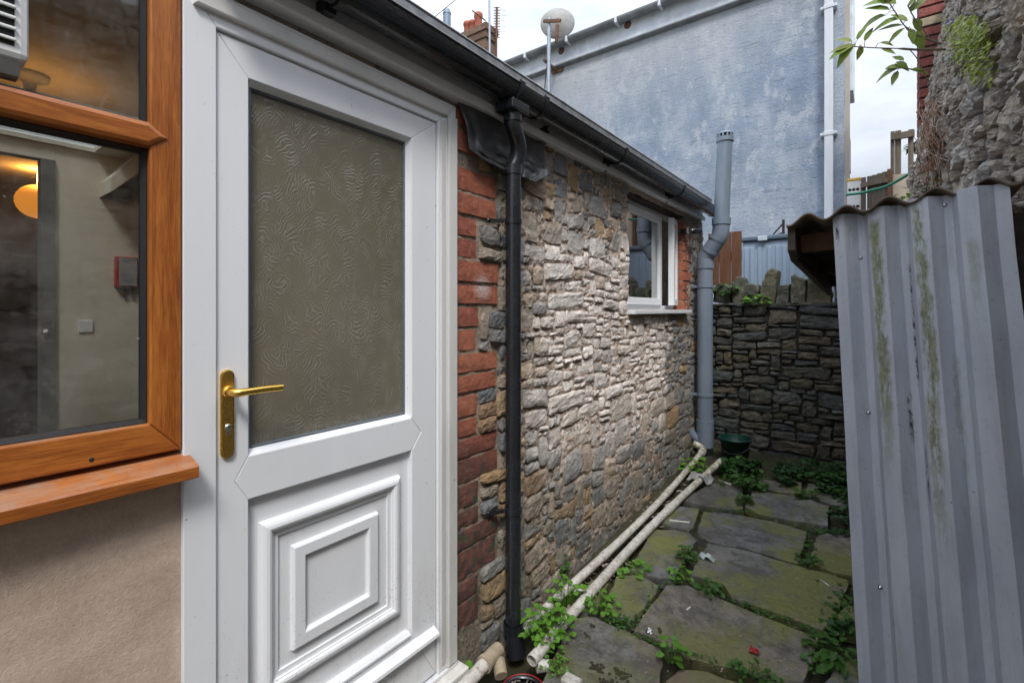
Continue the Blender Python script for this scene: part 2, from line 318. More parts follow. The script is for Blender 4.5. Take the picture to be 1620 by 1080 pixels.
def house_render():
    a = NM('blue_grey_render'); p = a.pos()
    st = a.noise(a.map(p, (1.4, 1, .5)), 1.3, 6, .62); bl = a.noise(p, 2.6, 7, .68); ln = a.noise(a.map(p, (1.2, 1, 13)), 2.2, 5, .6, .6); fi = a.noise(p, 38, 4, .7)
    f = a.math('ADD', a.math('MULTIPLY', st, .5), a.math('MULTIPLY', bl, .5))
    col = a.ramp(f, [(.36, (.19, .245, .335)), (.5, (.26, .32, .415)), (.60, (.37, .42, .495))])
    z = a.sep(p)[2]; x = a.sep(p)[0]
    top = a.math('ADD', z, a.math('MULTIPLY', x, -.16)); top = a.math('ADD', top, a.math('MULTIPLY', a.math('SUBTRACT', st, .5), 1.1))
    col = a.mix(a.rng(top, 4.5, 5.9, 0, .85), col, (.46, .475, .50))          # render grows paler towards the eaves and the left
    ln2 = a.noise(a.map(p, (.55, 1, 9), (0, 0, 0), (3, 0, 1)), 5.5, 5, .68, .8); msk = a.rng(a.noise(p, 1.9, 4), .40, .58)
    col = a.mix(a.math('MULTIPLY', a.rng(ln2, .62, .67, 0, .7), msk), col, (.07, .09, .13))
    drip = a.noise(a.map(p, (1, 1, .16)), 5, 6, .65); col = a.mix(a.rng(drip, .52, .68, 0, .45), col, (.34, .37, .42))
    col = a.mix(a.rng(fi, .5, .7, 0, .35), col, (.1, .125, .175))
    bed = a.rng(a.noise(a.map(p, (1, 1, .6)), 4.2, 9, .76), .53, .60, 0, .6); col = a.mix(bed, col, (.46, .49, .54))
    MAT['house_render'] = a.fin(col, .95, a.bump(a.math('SUBTRACT', fi, a.math('ADD', a.math('MULTIPLY', ln, .15), a.math('MULTIPLY', a.rng(ln2, .6, .68), .8))), .55, .02))
house_render()
simple('house_trim', (.62, .675, .75), .7, 0, .22, 5, .2); simple('house_gutter', (.20, .215, .235), .6, 0, .3, 6); simple('pale_side', (.40, .37, .33), .8, 0, .1, 4); simple('soffit_brown', (.27, .24, .21), .8, 0, .2, 6)
simple('blue_plastic', (.31, .40, .52), .5, 0, .06, 6); simple('blue_lid', (.10, .14, .20), .5); simple('pale_latch', (.5, .57, .65), .4)
simple('green_bucket', (.006, .05, .036), .4, 0, .2, 8); simple('galv', (.32, .36, .42), .45, .6, .2, 20); simple('dish_grey', (.27, .27, .265), .6, 0, .2, 12); simple('rust', (.14, .075, .045), .85, 0, .4, 40, .4)
simple('aluminium', (.66, .66, .67), .4, .35, .08, 20); simple('hole_black', (.01, .01, .01), .8); simple('yellow_trim', (.55, .33, .06), .6); simple('hose_green', (.012, .20, .125), .4)
simple('terracotta', (.42, .13, .085), .8, 0, .2, 8, .2); simple('stack_brick', (.19, .10, .065), .9, 0, .5, 22, .4); simple('flue_blue', (.20, .26, .34), .5, .3); simple('slate_roof', (.10, .10, .115), .7, 0, .3, 5)
simple('metal_edge', (.23, .24, .25), .5, .5, .35, 16, .1); simple('red_plastic', (.36, .02, .02), .35); simple('litter_white', (.6, .58, .54), .5); simple('litter_pale', (.42, .5, .48), .3); simple('dry_brown', (.17, .085, .045), .9, 0, .5, 40); simple('dry_grey', (.26, .21, .17), .9, 0, .4, 40)
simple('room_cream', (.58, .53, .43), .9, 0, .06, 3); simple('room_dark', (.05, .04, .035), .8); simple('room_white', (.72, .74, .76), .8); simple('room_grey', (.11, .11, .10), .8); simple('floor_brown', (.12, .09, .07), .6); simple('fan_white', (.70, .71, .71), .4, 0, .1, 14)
simple('flap_grey', (.27, .27, .27), .5); simple('twig', (.12, .085, .055), .9)
def leaf(name, c1, c2, c3):
    a = NM(name); r = a.rnd(); p = a.pos(); f = a.noise(p, 45, 3); f2 = a.noise(p, 9, 2)
    col = a.mix(a.rng(f, .3, .7), c1, c2); col = a.mix(a.rng(f2, .35, .7, 0, .8), col, c3)
    tr = a.n('ShaderNodeBsdfTranslucent'); a.set(tr.inputs[0], col); ms = a.n('ShaderNodeMixShader'); ms.inputs[0].default_value = .3
    a.fin(col, .5, a.bump(f, .15, .003), Specular_IOR_Level=.3); a.t.links.new(a.b.outputs[0], ms.inputs[1]); a.t.links.new(tr.outputs[0], ms.inputs[2]); a.t.links.new(ms.outputs[0], a.out.inputs[0]); MAT[name] = a.m
leaf('leaf_bright', (.10, .25, .024), (.17, .36, .05), (.08, .20, .02)); leaf('leaf_green', (.04, .115, .018), (.075, .175, .03), (.03, .08, .012)); leaf('leaf_dark', (.025, .075, .02), (.042, .115, .03), (.016, .05, .014)); leaf('leaf_lime', (.19, .25, .012), (.30, .34, .02), (.09, .14, .012)); leaf('leaf_branch', (.12, .22, .03), (.20, .28, .05), (.20, .20, .05)); simple('flower_purple', (.16, .07, .5), .6)
def flag():
    a = NM('flagstone'); p = a.pos(); r = a.rnd(); f = a.noise(p, 4.5, 6, .62); g = a.noise(p, 24, 6, .7); h = a.noise(p, 140, 4, .7)
    base = a.ramp(r, [(0, (.13, .128, .122)), (.3, (.155, .14, .12)), (.55, (.125, .127, .132)), (.8, (.165, .142, .117))], 'CONSTANT')
    col = a.mix(a.rng(f, .3, .7), a.mix(1, base, (.85, .85, .85), 'MULTIPLY'), a.mix(1, base, (1.6, 1.58, 1.54), 'MULTIPLY'))
    f5 = a.noise(p, 13, 7, .72, .5); col = a.mix(a.rng(f5, .45, .58, 0, .72), col, (.05, .047, .04)); f7 = a.noise(p, 3.0, 7, .7, .8); col = a.mix(a.rng(f7, .50, .58, 0, .5), col, (.06, .055, .045)); f8 = a.noise(p, 1.7, 4); col = a.mix(a.math('MULTIPLY', a.rng(f8, .5, .62, 0, .6), a.rng(a.sep(p)[1], 2.0, 2.25, 1, 0)), col, (.19, .12, .085)); f6 = a.noise(p, 55, 5, .75); col = a.mix(a.rng(f6, .52, .68, 0, .4), col, (.19, .18, .15))
    y = a.sep(p)[1]; mo = a.math('MULTIPLY', a.rng(a.noise(p, 2.6, 7, .68), .45, .56, 0, .9), a.rng(a.math('ADD', y, a.math('MULTIPLY', f, .8)), 1.9, 2.8, .45, 1))
    col = a.mix(mo, col, a.mix(f6, (.085, .095, .018), (.23, .235, .065)))
    col = a.mix(a.rng(g, .55, .72, 0, .45), col, (.045, .042, .038))
    spk = a.math('LESS_THAN', a.vor(p, 30), a.rng(a.noise(p, 5, 2), .48, .75, 0, .11)); col = a.mix(a.math('MULTIPLY', spk, .55), col, (.3, .28, .22))
    lay = a.ramp(a.noise(a.map(p, (1, 1.6, 1)), 3.2, 6, .62), [(.40, 0), (.43, .3), (.52, .33), (.55, .65), (.62, .68), (.64, 1)])
    nrm = a.bump(h, .4, .004, a.bump(a.math('ADD', a.math('ADD', f5, a.math('MULTIPLY', g, .5)), a.math('MULTIPLY', lay, .7)), .7, .02))
    MAT['flagstone'] = a.fin(col, a.rng(f, .3, .7, .5, .75), nrm)
flag()
def soil():
    a = NM('soil_and_moss'); p = a.pos(); f = a.noise(p, 9, 6, .7); g = a.noise(p, 60, 5, .7)
    col = a.ramp(f, [(.35, (.028, .024, .018)), (.55, (.05, .045, .02)), (.68, (.055, .075, .016))])
    MAT['soil'] = a.fin(col, .95, a.bump(g, .9, .012))
soil()
def glass(name, dust=.10, tint=(.86, .88, .86), refl=1.0):
    a = NM(name); p = a.pos()
    tr = a.n('ShaderNodeBsdfTransparent'); tr.inputs[0].default_value = tint + (1,)
    gl = a.n('ShaderNodeBsdfGlossy'); gl.inputs['Roughness'].default_value = .015; a.set(gl.inputs['Normal'], a.bump(a.noise(p, 1.4, 2), .04, .02))
    fr = a.n('ShaderNodeFresnel'); fr.inputs[0].default_value = 1.5
    ms = a.n('ShaderNodeMixShader'); a.set(ms.inputs[0], a.math('MULTIPLY', fr.outputs[0], refl * 1.5, True)); a.t.links.new(tr.outputs[0], ms.inputs[1]); a.t.links.new(gl.outputs[0], ms.inputs[2])
    df = a.n('ShaderNodeBsdfDiffuse'); df.inputs[0].default_value = (.62, .62, .6, 1)
    n_ = a.noise(p, 5, 7, .7); s_ = a.noise(a.map(p, (1, 1, .4)), 40, 6, .75)
    d = a.math('ADD', a.rng(n_, .4, .75, .01, dust), a.rng(s_, .6, .78, 0, dust * 1.3))
    # bird and rain splashes
    sw = a.math('LESS_THAN', a.vor(a.map(a.addv(p, a.noisec(p, 9), (.2, .2, .2)), (1, 1, 1)), 17), a.rng(a.noise(p, 4, 3), .42, .7, 0, .09)); d = a.math('ADD', d, a.math('MULTIPLY', sw, .5), True)
    m2 = a.n('ShaderNodeMixShader'); a.set(m2.inputs[0], d); a.t.links.new(ms.outputs[0], m2.inputs[1]); a.t.links.new(df.outputs[0], m2.inputs[2])
    a.t.links.new(m2.outputs[0], a.out.inputs[0]); a.t.nodes.remove(a.b); MAT[name] = a.m
glass('rooflight_pane', .08, (.9, .92, .95), .6); glass('dusty_glass', .16, (.86, .88, .86), .75); glass('window_glass', .05, (.5, .55, .55), 2.4)
def obscure():
    a = NM('patterned_door_glass'); p = a.pos()
    ww = a.addv(p, a.noisec(p, 16, 2), (.05, .05, .05)); sw = a.map(ww, (0, 1, .62))
    def strokes(scale, freq, loc):
        q = a.map(sw, (1, 1, 1), (0, 0, 0), loc); vx = a.n('ShaderNodeTexVoronoi', feature='F1'); a.set(vx.inputs['Vector'], q); vx.inputs['Scale'].default_value = scale
        off = a.n('ShaderNodeVectorMath', operation='SUBTRACT'); a.set(off.inputs[0], vx.outputs['Color']); off.inputs[1].default_value = (.5, .5, .5)
        ctr = a.addv(vx.outputs['Position'], off.outputs[0], (0, 2.6 / scale, 2.6 / scale)); dd = a.n('ShaderNodeVectorMath', operation='DISTANCE'); a.set(dd.inputs[0], q); a.set(dd.inputs[1], ctr)
        ln_ = a.rng(a.math('SINE', a.math('MULTIPLY', dd.outputs['Value'], freq)), .15, .95)
        fade = a.rng(vx.outputs['Distance'], .36, .72, 1, 0); rv = a.rng(a.sep(vx.outputs['Color'])[0], .05, .55, .1, 1)
        return a.math('MULTIPLY', a.math('MULTIPLY', ln_, fade), rv)
    h = a.math('MAXIMUM', strokes(24, 800, (0, 0, 0)), strokes(29, 900, (0, .37, .81)))
    f = a.noise(p, 2, 4); base = a.ramp(f, [(.3, (.135, .121, .088)), (.7, (.185, .167, .126))])
    dr = a.noise(a.map(p, (1, 1, .2)), 40, 5, .7); base = a.mix(a.rng(dr, .6, .8, 0, .25), base, (.3, .29, .27))
    zz = a.sep(p)[2]; low = a.math('MULTIPLY', a.rng(zz, 1.04, 1.12, 1, 0), a.rng(a.noise(p, 40, 6, .75), .4, .65, 0, .6)); base = a.mix(low, base, (.42, .44, .46))
    spk = a.math('LESS_THAN', a.vor(p, 24), a.rng(a.noise(p, 9, 2), .5, .75, 0, .09)); base = a.mix(a.math('MULTIPLY', spk, .6), base, (.5, .49, .45))
    base = a.mix(a.math('MULTIPLY', h, .22), base, (.42, .42, .40))  # whitish highlights along the relief strokes, painted into the glass colour
    MAT['patterned_door_glass'] = a.fin(base, .15, a.bump(h, .4, .0025), None, Specular_IOR_Level=.55)
obscure()
def emit(name, c, k):
    a = NM(name); a.fin((.5, .3, .1), .6, None, None, Emission_Color=c, Emission_Strength=k); MAT[name] = a.m
emit('lamp_paper', (1.0, .33, .03), .42)
def stack():
    a = NM('chimney_brickwork'); q = a.obj(); b = a.n('ShaderNodeTexBrick'); a.set(b.inputs['Vector'], a.map(q, (1, 1, 1), (R(90), 0, R(20)))); b.inputs['Scale'].default_value = 1; b.inputs['Brick Width'].default_value = .24; b.inputs['Row Height'].default_value = .085; b.inputs['Mortar Size'].default_value = .012
    b.inputs['Color1'].default_value = (.15, .07, .045, 1); b.inputs['Color2'].default_value = (.26, .15, .095, 1); b.inputs['Mortar'].default_value = (.10, .085, .07, 1)
    n_ = a.noise(q, 5, 5, .7); col = a.mix(a.rng(n_, .5, .7, 0, .6), b.outputs[0], (.09, .085, .06)); MAT['stack_brick'] = a.fin(col, .9, a.bump(n_, .5, .02))
stack()
# ------------------------------------------------------------------ mesh helpers
class MB:
    def __init__(s): s.v = []; s.f = []; s.sm = []
    def add(s, vs, fs, smooth=False):
        o = len(s.v); s.v += [tuple(v) for v in vs]; s.f += [tuple(i + o for i in f) for f in fs]; s.sm += [smooth] * len(fs); return s
    def box(s, a, b, bev=0.0):
        x0, y0, z0 = (min(a[i], b[i]) for i in range(3)); x1, y1, z1 = (max(a[i], b[i]) for i in range(3))
        if bev <= 0:
            vs = [(x, y, z) for x in (x0, x1) for y in (y0, y1) for z in (z0, z1)]
            return s.add(vs, [(0, 1, 3, 2), (4, 6, 7, 5), (0, 4, 5, 1), (2, 3, 7, 6), (0, 2, 6, 4), (1, 5, 7, 3)])
        bm = bmesh.new(); bmesh.ops.create_cube(bm, size=1)
        for v in bm.verts: v.co = Vector(((x0 + x1) / 2 + v.co.x * (x1 - x0), (y0 + y1) / 2 + v.co.y * (y1 - y0), (z0 + z1) / 2 + v.co.z * (z1 - z0)))
        bmesh.ops.bevel(bm, geom=bm.edges[:], offset=bev, segments=2, affect='EDGES', profile=.5); return s.bm(bm)
    def bm(s, bm, M=None, smooth=False):
        bm.verts.index_update(); vs = [(M @ v.co if M else v.co) for v in bm.verts]; fs = [[v.index for v in f.verts] for f in bm.faces]; bm.free(); return s.add(vs, fs, smooth)
    def obox(s, c, ex, ey, ez, hx, hy, hz):          # oriented box
        c = Vector(c); vs = [c + ex * (i * hx) + ey * (j * hy) + ez * (k * hz) for i in (-1, 1) for j in (-1, 1) for k in (-1, 1)]
        return s.add(vs, [(0, 1, 3, 2), (4, 6, 7, 5), (0, 4, 5, 1), (2, 3, 7, 6), (0, 2, 6, 4), (1, 5, 7, 3)])
    def bar(s, a, b, wd, th, up=(0, 0, 1)):
        a, b = Vector(a), Vector(b); d = (b - a).normalized(); u = Vector(up); sx = d.cross(u).normalized(); u2 = sx.cross(d).normalized()
        return s.obox((a + b) / 2, d, sx, u2, (b - a).length / 2, wd / 2, th / 2)
    def tube(s, pts, r, n=16, cap=True, smooth=True):
        pts = [Vector(p) for p in pts]; rs = r if isinstance(r, (list, tuple)) else [r] * len(pts)
        T = []
        for i in range(len(pts)):
            d = (pts[min(i + 1, len(pts) - 1)] - pts[max(i - 1, 0)]); T.append(d.normalized() if d.length > 1e-9 else (T[-1] if T else Vector((0, 0, 1))))
        u = T[0].orthogonal().normalized(); vs = []; fs = []
        for i, p in enumerate(pts):
            u = (u - T[i] * u.dot(T[i])); u = u.normalized() if u.length > 1e-6 else T[i].orthogonal().normalized(); v = T[i].cross(u)
            for k in range(n):
                a = 2 * math.pi * k / n; vs.append(p + (u * math.cos(a) + v * math.sin(a)) * rs[i])
        for i in range(len(pts) - 1):
            for k in range(n):
                k2 = (k + 1) % n; fs.append((i * n + k, i * n + k2, (i + 1) * n + k2, (i + 1) * n + k))
        s.add(vs, fs, smooth)
        if cap: s.add(vs[:n], [tuple(range(n))[::-1]]); s.add(vs[-n:], [tuple(range(n))])
        return s
    def hollow(s, pts, r, wall, n=20):               # open pipe with a wall thickness
        pts = [Vector(p) for p in pts]; s.tube(pts, r, n, False); s.tube(pts, r - wall, n, False)
        for e, q in ((0, 1), (-1, -2)):
            d = (pts[q] - pts[e]).normalized(); s.ring(pts[e], d, r, r - wall, n)
        return s
    def ring(s, c, d, ro, ri, n=20):
        c, d = Vector(c), Vector(d); u = d.orthogonal().normalized(); v = d.cross(u); vs = []
        for rr in (ro, ri):
            for k in range(n): a = 2 * math.pi * k / n; vs.append(c + (u * math.cos(a) + v * math.sin(a)) * rr)
        return s.add(vs, [(k, (k + 1) % n, n + (k + 1) % n, n + k) for k in range(n)])
    def lathe(s, prof, o, n=24, ax=(0, 0, 1), smooth=True):   # prof: (radius, height)
        o = Vector(o); ax = Vector(ax).normalized(); u = ax.orthogonal().normalized(); v = ax.cross(u); vs = []
        for r, h in prof:
            for k in range(n): a = 2 * math.pi * k / n; vs.append(o + ax * h + (u * math.cos(a) + v * math.sin(a)) * r)
        fs = [(i * n + k, i * n + (k + 1) % n, (i + 1) * n + (k + 1) % n, (i + 1) * n + k) for i in range(len(prof) - 1) for k in range(n)]
        return s.add(vs, fs, smooth)
    def plate(s, poly, x0, x1, ch=0.0, M=None):      # polygon in (y, z) pushed out along x, chamfered front edge
        P = [Vector((a, b)) for a, b in poly]; n = len(P)
        if sum(P[i].x * P[(i + 1) % n].y - P[(i + 1) % n].x * P[i].y for i in range(n)) < 0: P.reverse()
        def inset(d):
            o = []
            for i in range(n):
                a, b, c = P[i - 1], P[i], P[(i + 1) % n]; e1 = (b - a).normalized(); e2 = (c - b).normalized()
                n1_ = Vector((-e1.y, e1.x)); n2_ = Vector((-e2.y, e2.x)); m = n1_ + n2_; m = m / max(.3, m.dot(n1_)) if m.length > 1e-6 else n1_
                o.append(b + m * d)
            return o
        lay = [(x0, P)]
        if ch > 0: lay += [(x1 - ch, P), (x1 - ch * .3, inset(ch * .3)), (x1, inset(ch))]
        else: lay += [(x1, P)]
        vs = [(x, q.x, q.y) for x, L_ in lay for q in L_]; k = len(lay)
        fs = [(i * n + j, i * n + (j + 1) % n, (i + 1) * n + (j + 1) % n, (i + 1) * n + j) for i in range(k - 1) for j in range(n)]
        fs += [tuple(range(n))[::-1], tuple(range((k - 1) * n, k * n))]
        if M: vs = [M @ Vector(v) for v in vs]
        return s.add(vs, fs)
    def frame(s, y0, y1, z0, z1, prof):              # mitred moulding round a rectangle: prof = (inset, x)
        vs = []; k = len(prof)
        for i, x in prof: vs += [(x, y0 + i, z0 + i), (x, y1 - i, z0 + i), (x, y1 - i, z1 - i), (x, y0 + i, z1 - i)]
        return s.add(vs, [(i * 4 + j, i * 4 + (j + 1) % 4, (i + 1) * 4 + (j + 1) % 4, (i + 1) * 4 + j) for i in range(k - 1) for j in range(4)])
    def sweep(s, prof, a, b, M=None, smooth=False):  # closed profile in (x, z) run along y
        n = len(prof); vs = [(x, a, z) for x, z in prof] + [(x, b, z) for x, z in prof]
        if M: vs = [M @ Vector(v) for v in vs]
        s.add(vs, [(j, (j + 1) % n, n + (j + 1) % n, n + j) for j in range(n)], smooth)
        return s.add(vs, [tuple(range(n)), tuple(range(n, 2 * n))[::-1]])
    def grid(s, fn, nu, nv, smooth=True, skip=None):
        vs = [fn(i / nu, j / nv) for j in range(nv + 1) for i in range(nu + 1)]
        fs = [(j * (nu + 1) + i, j * (nu + 1) + i + 1, (j + 1) * (nu + 1) + i + 1, (j + 1) * (nu + 1) + i) for j in range(nv) for i in range(nu) if not (skip and skip((i + .5) / nu, (j + .5) / nv))]
        return s.add(vs, fs, smooth)
    def mesh(s, name, m, fix=True):
        me = bpy.data.meshes.new(name); me.from_pydata(s.v, [], s.f)
        me.polygons.foreach_set('use_smooth', s.sm)
        if m: me.materials.append(MAT[m] if isinstance(m, str) else m)
        if fix:
            bm = bmesh.new(); bm.from_mesh(me); bmesh.ops.recalc_face_normals(bm, faces=bm.faces[:]); bm.to_mesh(me); bm.free()
        me.update(); return me
    def build(s, name, m, parent=None, at=None, fix=True):
        c = None
        if at is None and s.v:
            xs, ys, zs = zip(*s.v); at = ((min(xs) + max(xs)) / 2, (min(ys) + max(ys)) / 2, min(zs))
        at = Vector(at); s.v = [(v[0] - at.x, v[1] - at.y, v[2] - at.z) for v in s.v]
        return link(name, s.mesh(name, m, fix), parent, at)
def wloc(o):
    p = Vector(o.location); q = o.parent
    while q: p += Vector(q.location); q = q.parent
    return p
def link(name, me, parent=None, at=(0, 0, 0)):
    o = bpy.data.objects.new(name, me); COL.objects.link(o); at = Vector(at)
    if parent: o.parent = parent; o.location = at - wloc(parent)
    else: o.location = at
    return o
def thing(name, label, cat, loc, group=None):
    o = bpy.data.objects.new(name, None); COL.objects.link(o); o.location = loc; o.empty_display_size = .1
    return tag(o, label, cat, group)
def tag(o, label, cat=None, group=None, kind=None):
    if label: o['label'] = label
    if cat: o['category'] = cat
    if group: o['group'] = group
    if kind: o['kind'] = kind
    return o
def arc(c, r, a0, a1, n, e1, e2):
    c = Vector(c); e1 = Vector(e1); e2 = Vector(e2)
    return [c + (e1 * math.cos(a0 + (a1 - a0) * i / n) + e2 * math.sin(a0 + (a1 - a0) * i / n)) * r for i in range(n + 1)]
def smoothpath(pts, n=6):
    P = [Vector(p) for p in pts]; o = []
    for i in range(len(P) - 1):
        a, b, c, d = P[max(i - 1, 0)], P[i], P[i + 1], P[min(i + 2, len(P) - 1)]
        for k in range(n):
            t = k / n; o.append(.5 * ((2 * b) + (c - a) * t + (2 * a - 5 * b + 4 * c - d) * t * t + (3 * b - a - 3 * c + d) * t ** 3))
    o.append(P[-1]); return o
def proj(p):
    d = Vector(p) - CAM; t = d.dot(FW)
    if t < .05: return None
    return 810 + F * d.dot(RT) / t, 490 - F * d.z / t, t
# ------------------------------------------------------------------ rubble masonry
def pack(s0, s1, z0, z1, size, rng, gaps=.05):
    """random rubble: lay stones one by one on the lowest part of the wall top"""
    sky_ = [[s0, s1, z0]]; outl = []; guard = 0
    while guard < 6000:
        guard += 1
        i = min(range(len(sky_)), key=lambda k: sky_[k][2]); a, b, z = sky_[i]
        if z >= z1 - .02: break
        wd = b - a; h, asp = size((a + b) / 2, z, rng)
        nb = [sky_[k][2] for k in (i - 1, i + 1) if 0 <= k < len(sky_)]
        if wd < gaps:
            up = min(nb) if nb else z1; sky_[i][2] = up if up > z else z + h
            if up - z > .02: outl.append((a, b, z, min(sky_[i][2], z1)))
        else:
            w_ = h * asp; left = rng.random() < .5
            for q in nb:
                if abs(z + h - q) < .016: h = q - z if q - z > .02 else h
            if w_ > wd * .72: w_ = wd if wd < h * 4.4 else wd / 2
            zt = min(z + h, z1)
            if left: new = [[a, a + w_, zt], [a + w_, b, z]]
            else: new = [[a, b - w_, z], [b - w_, b, zt]]
            st = (a, a + w_, z, zt) if left else (b - w_, b, z, zt)
            outl.append(st); sky_[i:i + 1] = [n_ for n_ in new if n_[1] - n_[0] > 1e-5]
        m = [sky_[0]]
        for n_ in sky_[1:]:
            if abs(n_[2] - m[-1][2]) < .004: m[-1][1] = n_[1]
            else: m.append(n_)
        sky_ = m
    return outl
def trim(st, holes, mn_=.025):
    for (a, b, c, d) in holes:
        s0, s1, z0, z1 = st
        if s1 <= a or s0 >= b or z1 <= c or z0 >= d: continue
        cand = [(s0, a, z0, z1), (b, s1, z0, z1), (s0, s1, z0, c), (s0, s1, d, z1)]
        cand = [q for q in cand if q[1] - q[0] > mn_ and q[3] - q[2] > mn_ * .8]
        if not cand: return None
        st = max(cand, key=lambda q: (q[1] - q[0]) * (q[3] - q[2]))
    return st
def stone_geo(st, seed, prot, joint, fmap, warp, rough=1.0, n=(5, 4), deep=.04, roundk=.25, spin=.0, wob=.30, tilt=1.0):
    """one hewn stone: gridded face, broken outline, edges running back into the mortar"""
    s0, s1, z0, z1 = st; rng = random.Random(seed); nu, nv = n
    cs, cz = (s0 + s1) / 2, (z0 + z1) / 2; hw = max(.008, (s1 - s0) / 2 - joint); hh = max(.008, (z1 - z0) / 2 - joint)
    tx, tz = rng.uniform(-.5, .5), rng.uniform(-.5, .5); pr = prot * rng.uniform(.25, 1.5); m = min(hw, hh)
    def ax(k):
        a = [-1.0, -.92]; a += [-.92 + 1.84 * (i + 1) / (k - 1) for i in range(k - 2)]; return a + [.92, 1.0]
    U, V = ax(nu), ax(nv); vs = []
    an = rng.gauss(0, spin) if spin else 0; an = max(-.2, min(.2, an)); ca_, sa_ = math.cos(an), math.sin(an); joint *= rng.uniform(.3, 2.6)
    hw = max(.008, (s1 - s0) / 2 - joint); hh = max(.008, (z1 - z0) / 2 - joint); m = min(hw, hh)
    # corner cut-offs give each stone its own outline
    cc = [rng.uniform(0, .45) * roundk * 2 for _ in range(4)]
    for v in V:
        for u in U:
            e = max(abs(u), abs(v)); q = (0 if u < 0 else 1) + (0 if v < 0 else 2); k = cc[q]
            uu = u * (1 - k * .6 * abs(v) ** 3 * m / hw); vv = v * (1 - k * abs(u) ** 3 * .8 * m / hh)
            s = cs + uu * hw * ca_ - vv * hh * sa_; z = cz + uu * hw * sa_ + vv * hh * ca_
            o1 = n1(s * 16 + seed, z * 16, seed * .7); o2 = n1(s * 16, z * 16 + seed, seed * .3 + 9)
            s += o1 * m * wob + n1(s * 60, z * 60, seed) * .003; z += o2 * m * wob + n1(s * 60, z * 60, seed + 3) * .003
            d = pr + tilt * (tx * u + tz * v) * min(.014, prot * .8) + rough * (n1(s * 20, z * 34, seed) * .42 * prot + n1(s * 55, z * 80, seed + 5) * .42 * prot)
            if e > .95: d = -deep
            elif e > .9: d = d * .82 - prot * rng.uniform(.0, .35)
            s, z = warp(s, z); vs.append(fmap(s, d, z))
    W = len(U); fs = [(j * W + i, j * W + i + 1, (j + 1) * W + i + 1, (j + 1) * W + i) for j in range(len(V) - 1) for i in range(W - 1)]
    return vs, fs
def masonry(parent, stones, fmap, warp, mat, prot, joint, seed, limit=300, big=1500, name='stone', **kw):
    """the largest stones in the picture are parts of their own, the remaining ones share one mesh"""
    info = []
    for i, st in enumerate(stones):
        pts = [proj(fmap(s, 0, z)) for s in (st[0], st[1]) for z in (st[2], st[3])]; area = 0; vis = False
        if all(pts):
            xs = [p[0] for p in pts]; ys = [p[1] for p in pts]; area = (max(xs) - min(xs)) * (max(ys) - min(ys))
            vis = max(xs) > -20 and min(xs) < 1640 and max(ys) > -20 and min(ys) < 1100
        info.append((area if vis else area * 1e-6, i))
    info.sort(reverse=True); rest = MB()
    for rank, (area, i) in enumerate(info):
        n = (10, 7) if area > big else (7, 5) if area > 400 else (5, 4)
        vs, fs = stone_geo(stones[i], seed + i * 1.37, prot, joint, fmap, warp, n=n, **kw)
        if rank < limit and area > 25:
            MB().add(vs, fs, area < 0).build(name, mat, parent)
        else: rest.add(vs, fs)
    if rest.v: tag(rest.build('small_stones', mat, parent), None, kind='stuff')
H = 1.45
# ================================================================== GROUND
def ground_profile(y):
    if y <= 4.95: return gz(y) - .05
    if y <= 5.05: return gz(4.95) - .05 + (y - 4.95) / .1 * (.78 - gz(4.95) + .05)
    return .78
ys = [-200, -20, -3] + [-2 + .1 * i for i in range(70)] + [4.95, 5.05, 5.2, 6, 8, 12, 30, 400]
xs = [-300, -20, -6, -2.6, -1, -.4, -.2] + [0 + .06 * i for i in range(34)] + [2.2, 3, 6, 20, 300]
g = MB(); vs = [(x, y, ground_profile(y) + (.012 * fbm((x * 3, y * 3, 1)) if -.1 < x < 2.05 and -2 < y < 4.9 else 0) - (.055 if .0 <= x < .26 and 1.35 < y < 1.85 else 0)) for y in ys for x in xs]; W = len(xs)
g.add(vs, [(j * W + i, j * W + i + 1, (j + 1) * W + i + 1, (j + 1) * W + i) for j in range(len(ys) - 1) for i in range(W - 1)], True)
tag(g.build('ground', 'soil', None, (0, 0, 0)), None, kind='structure')
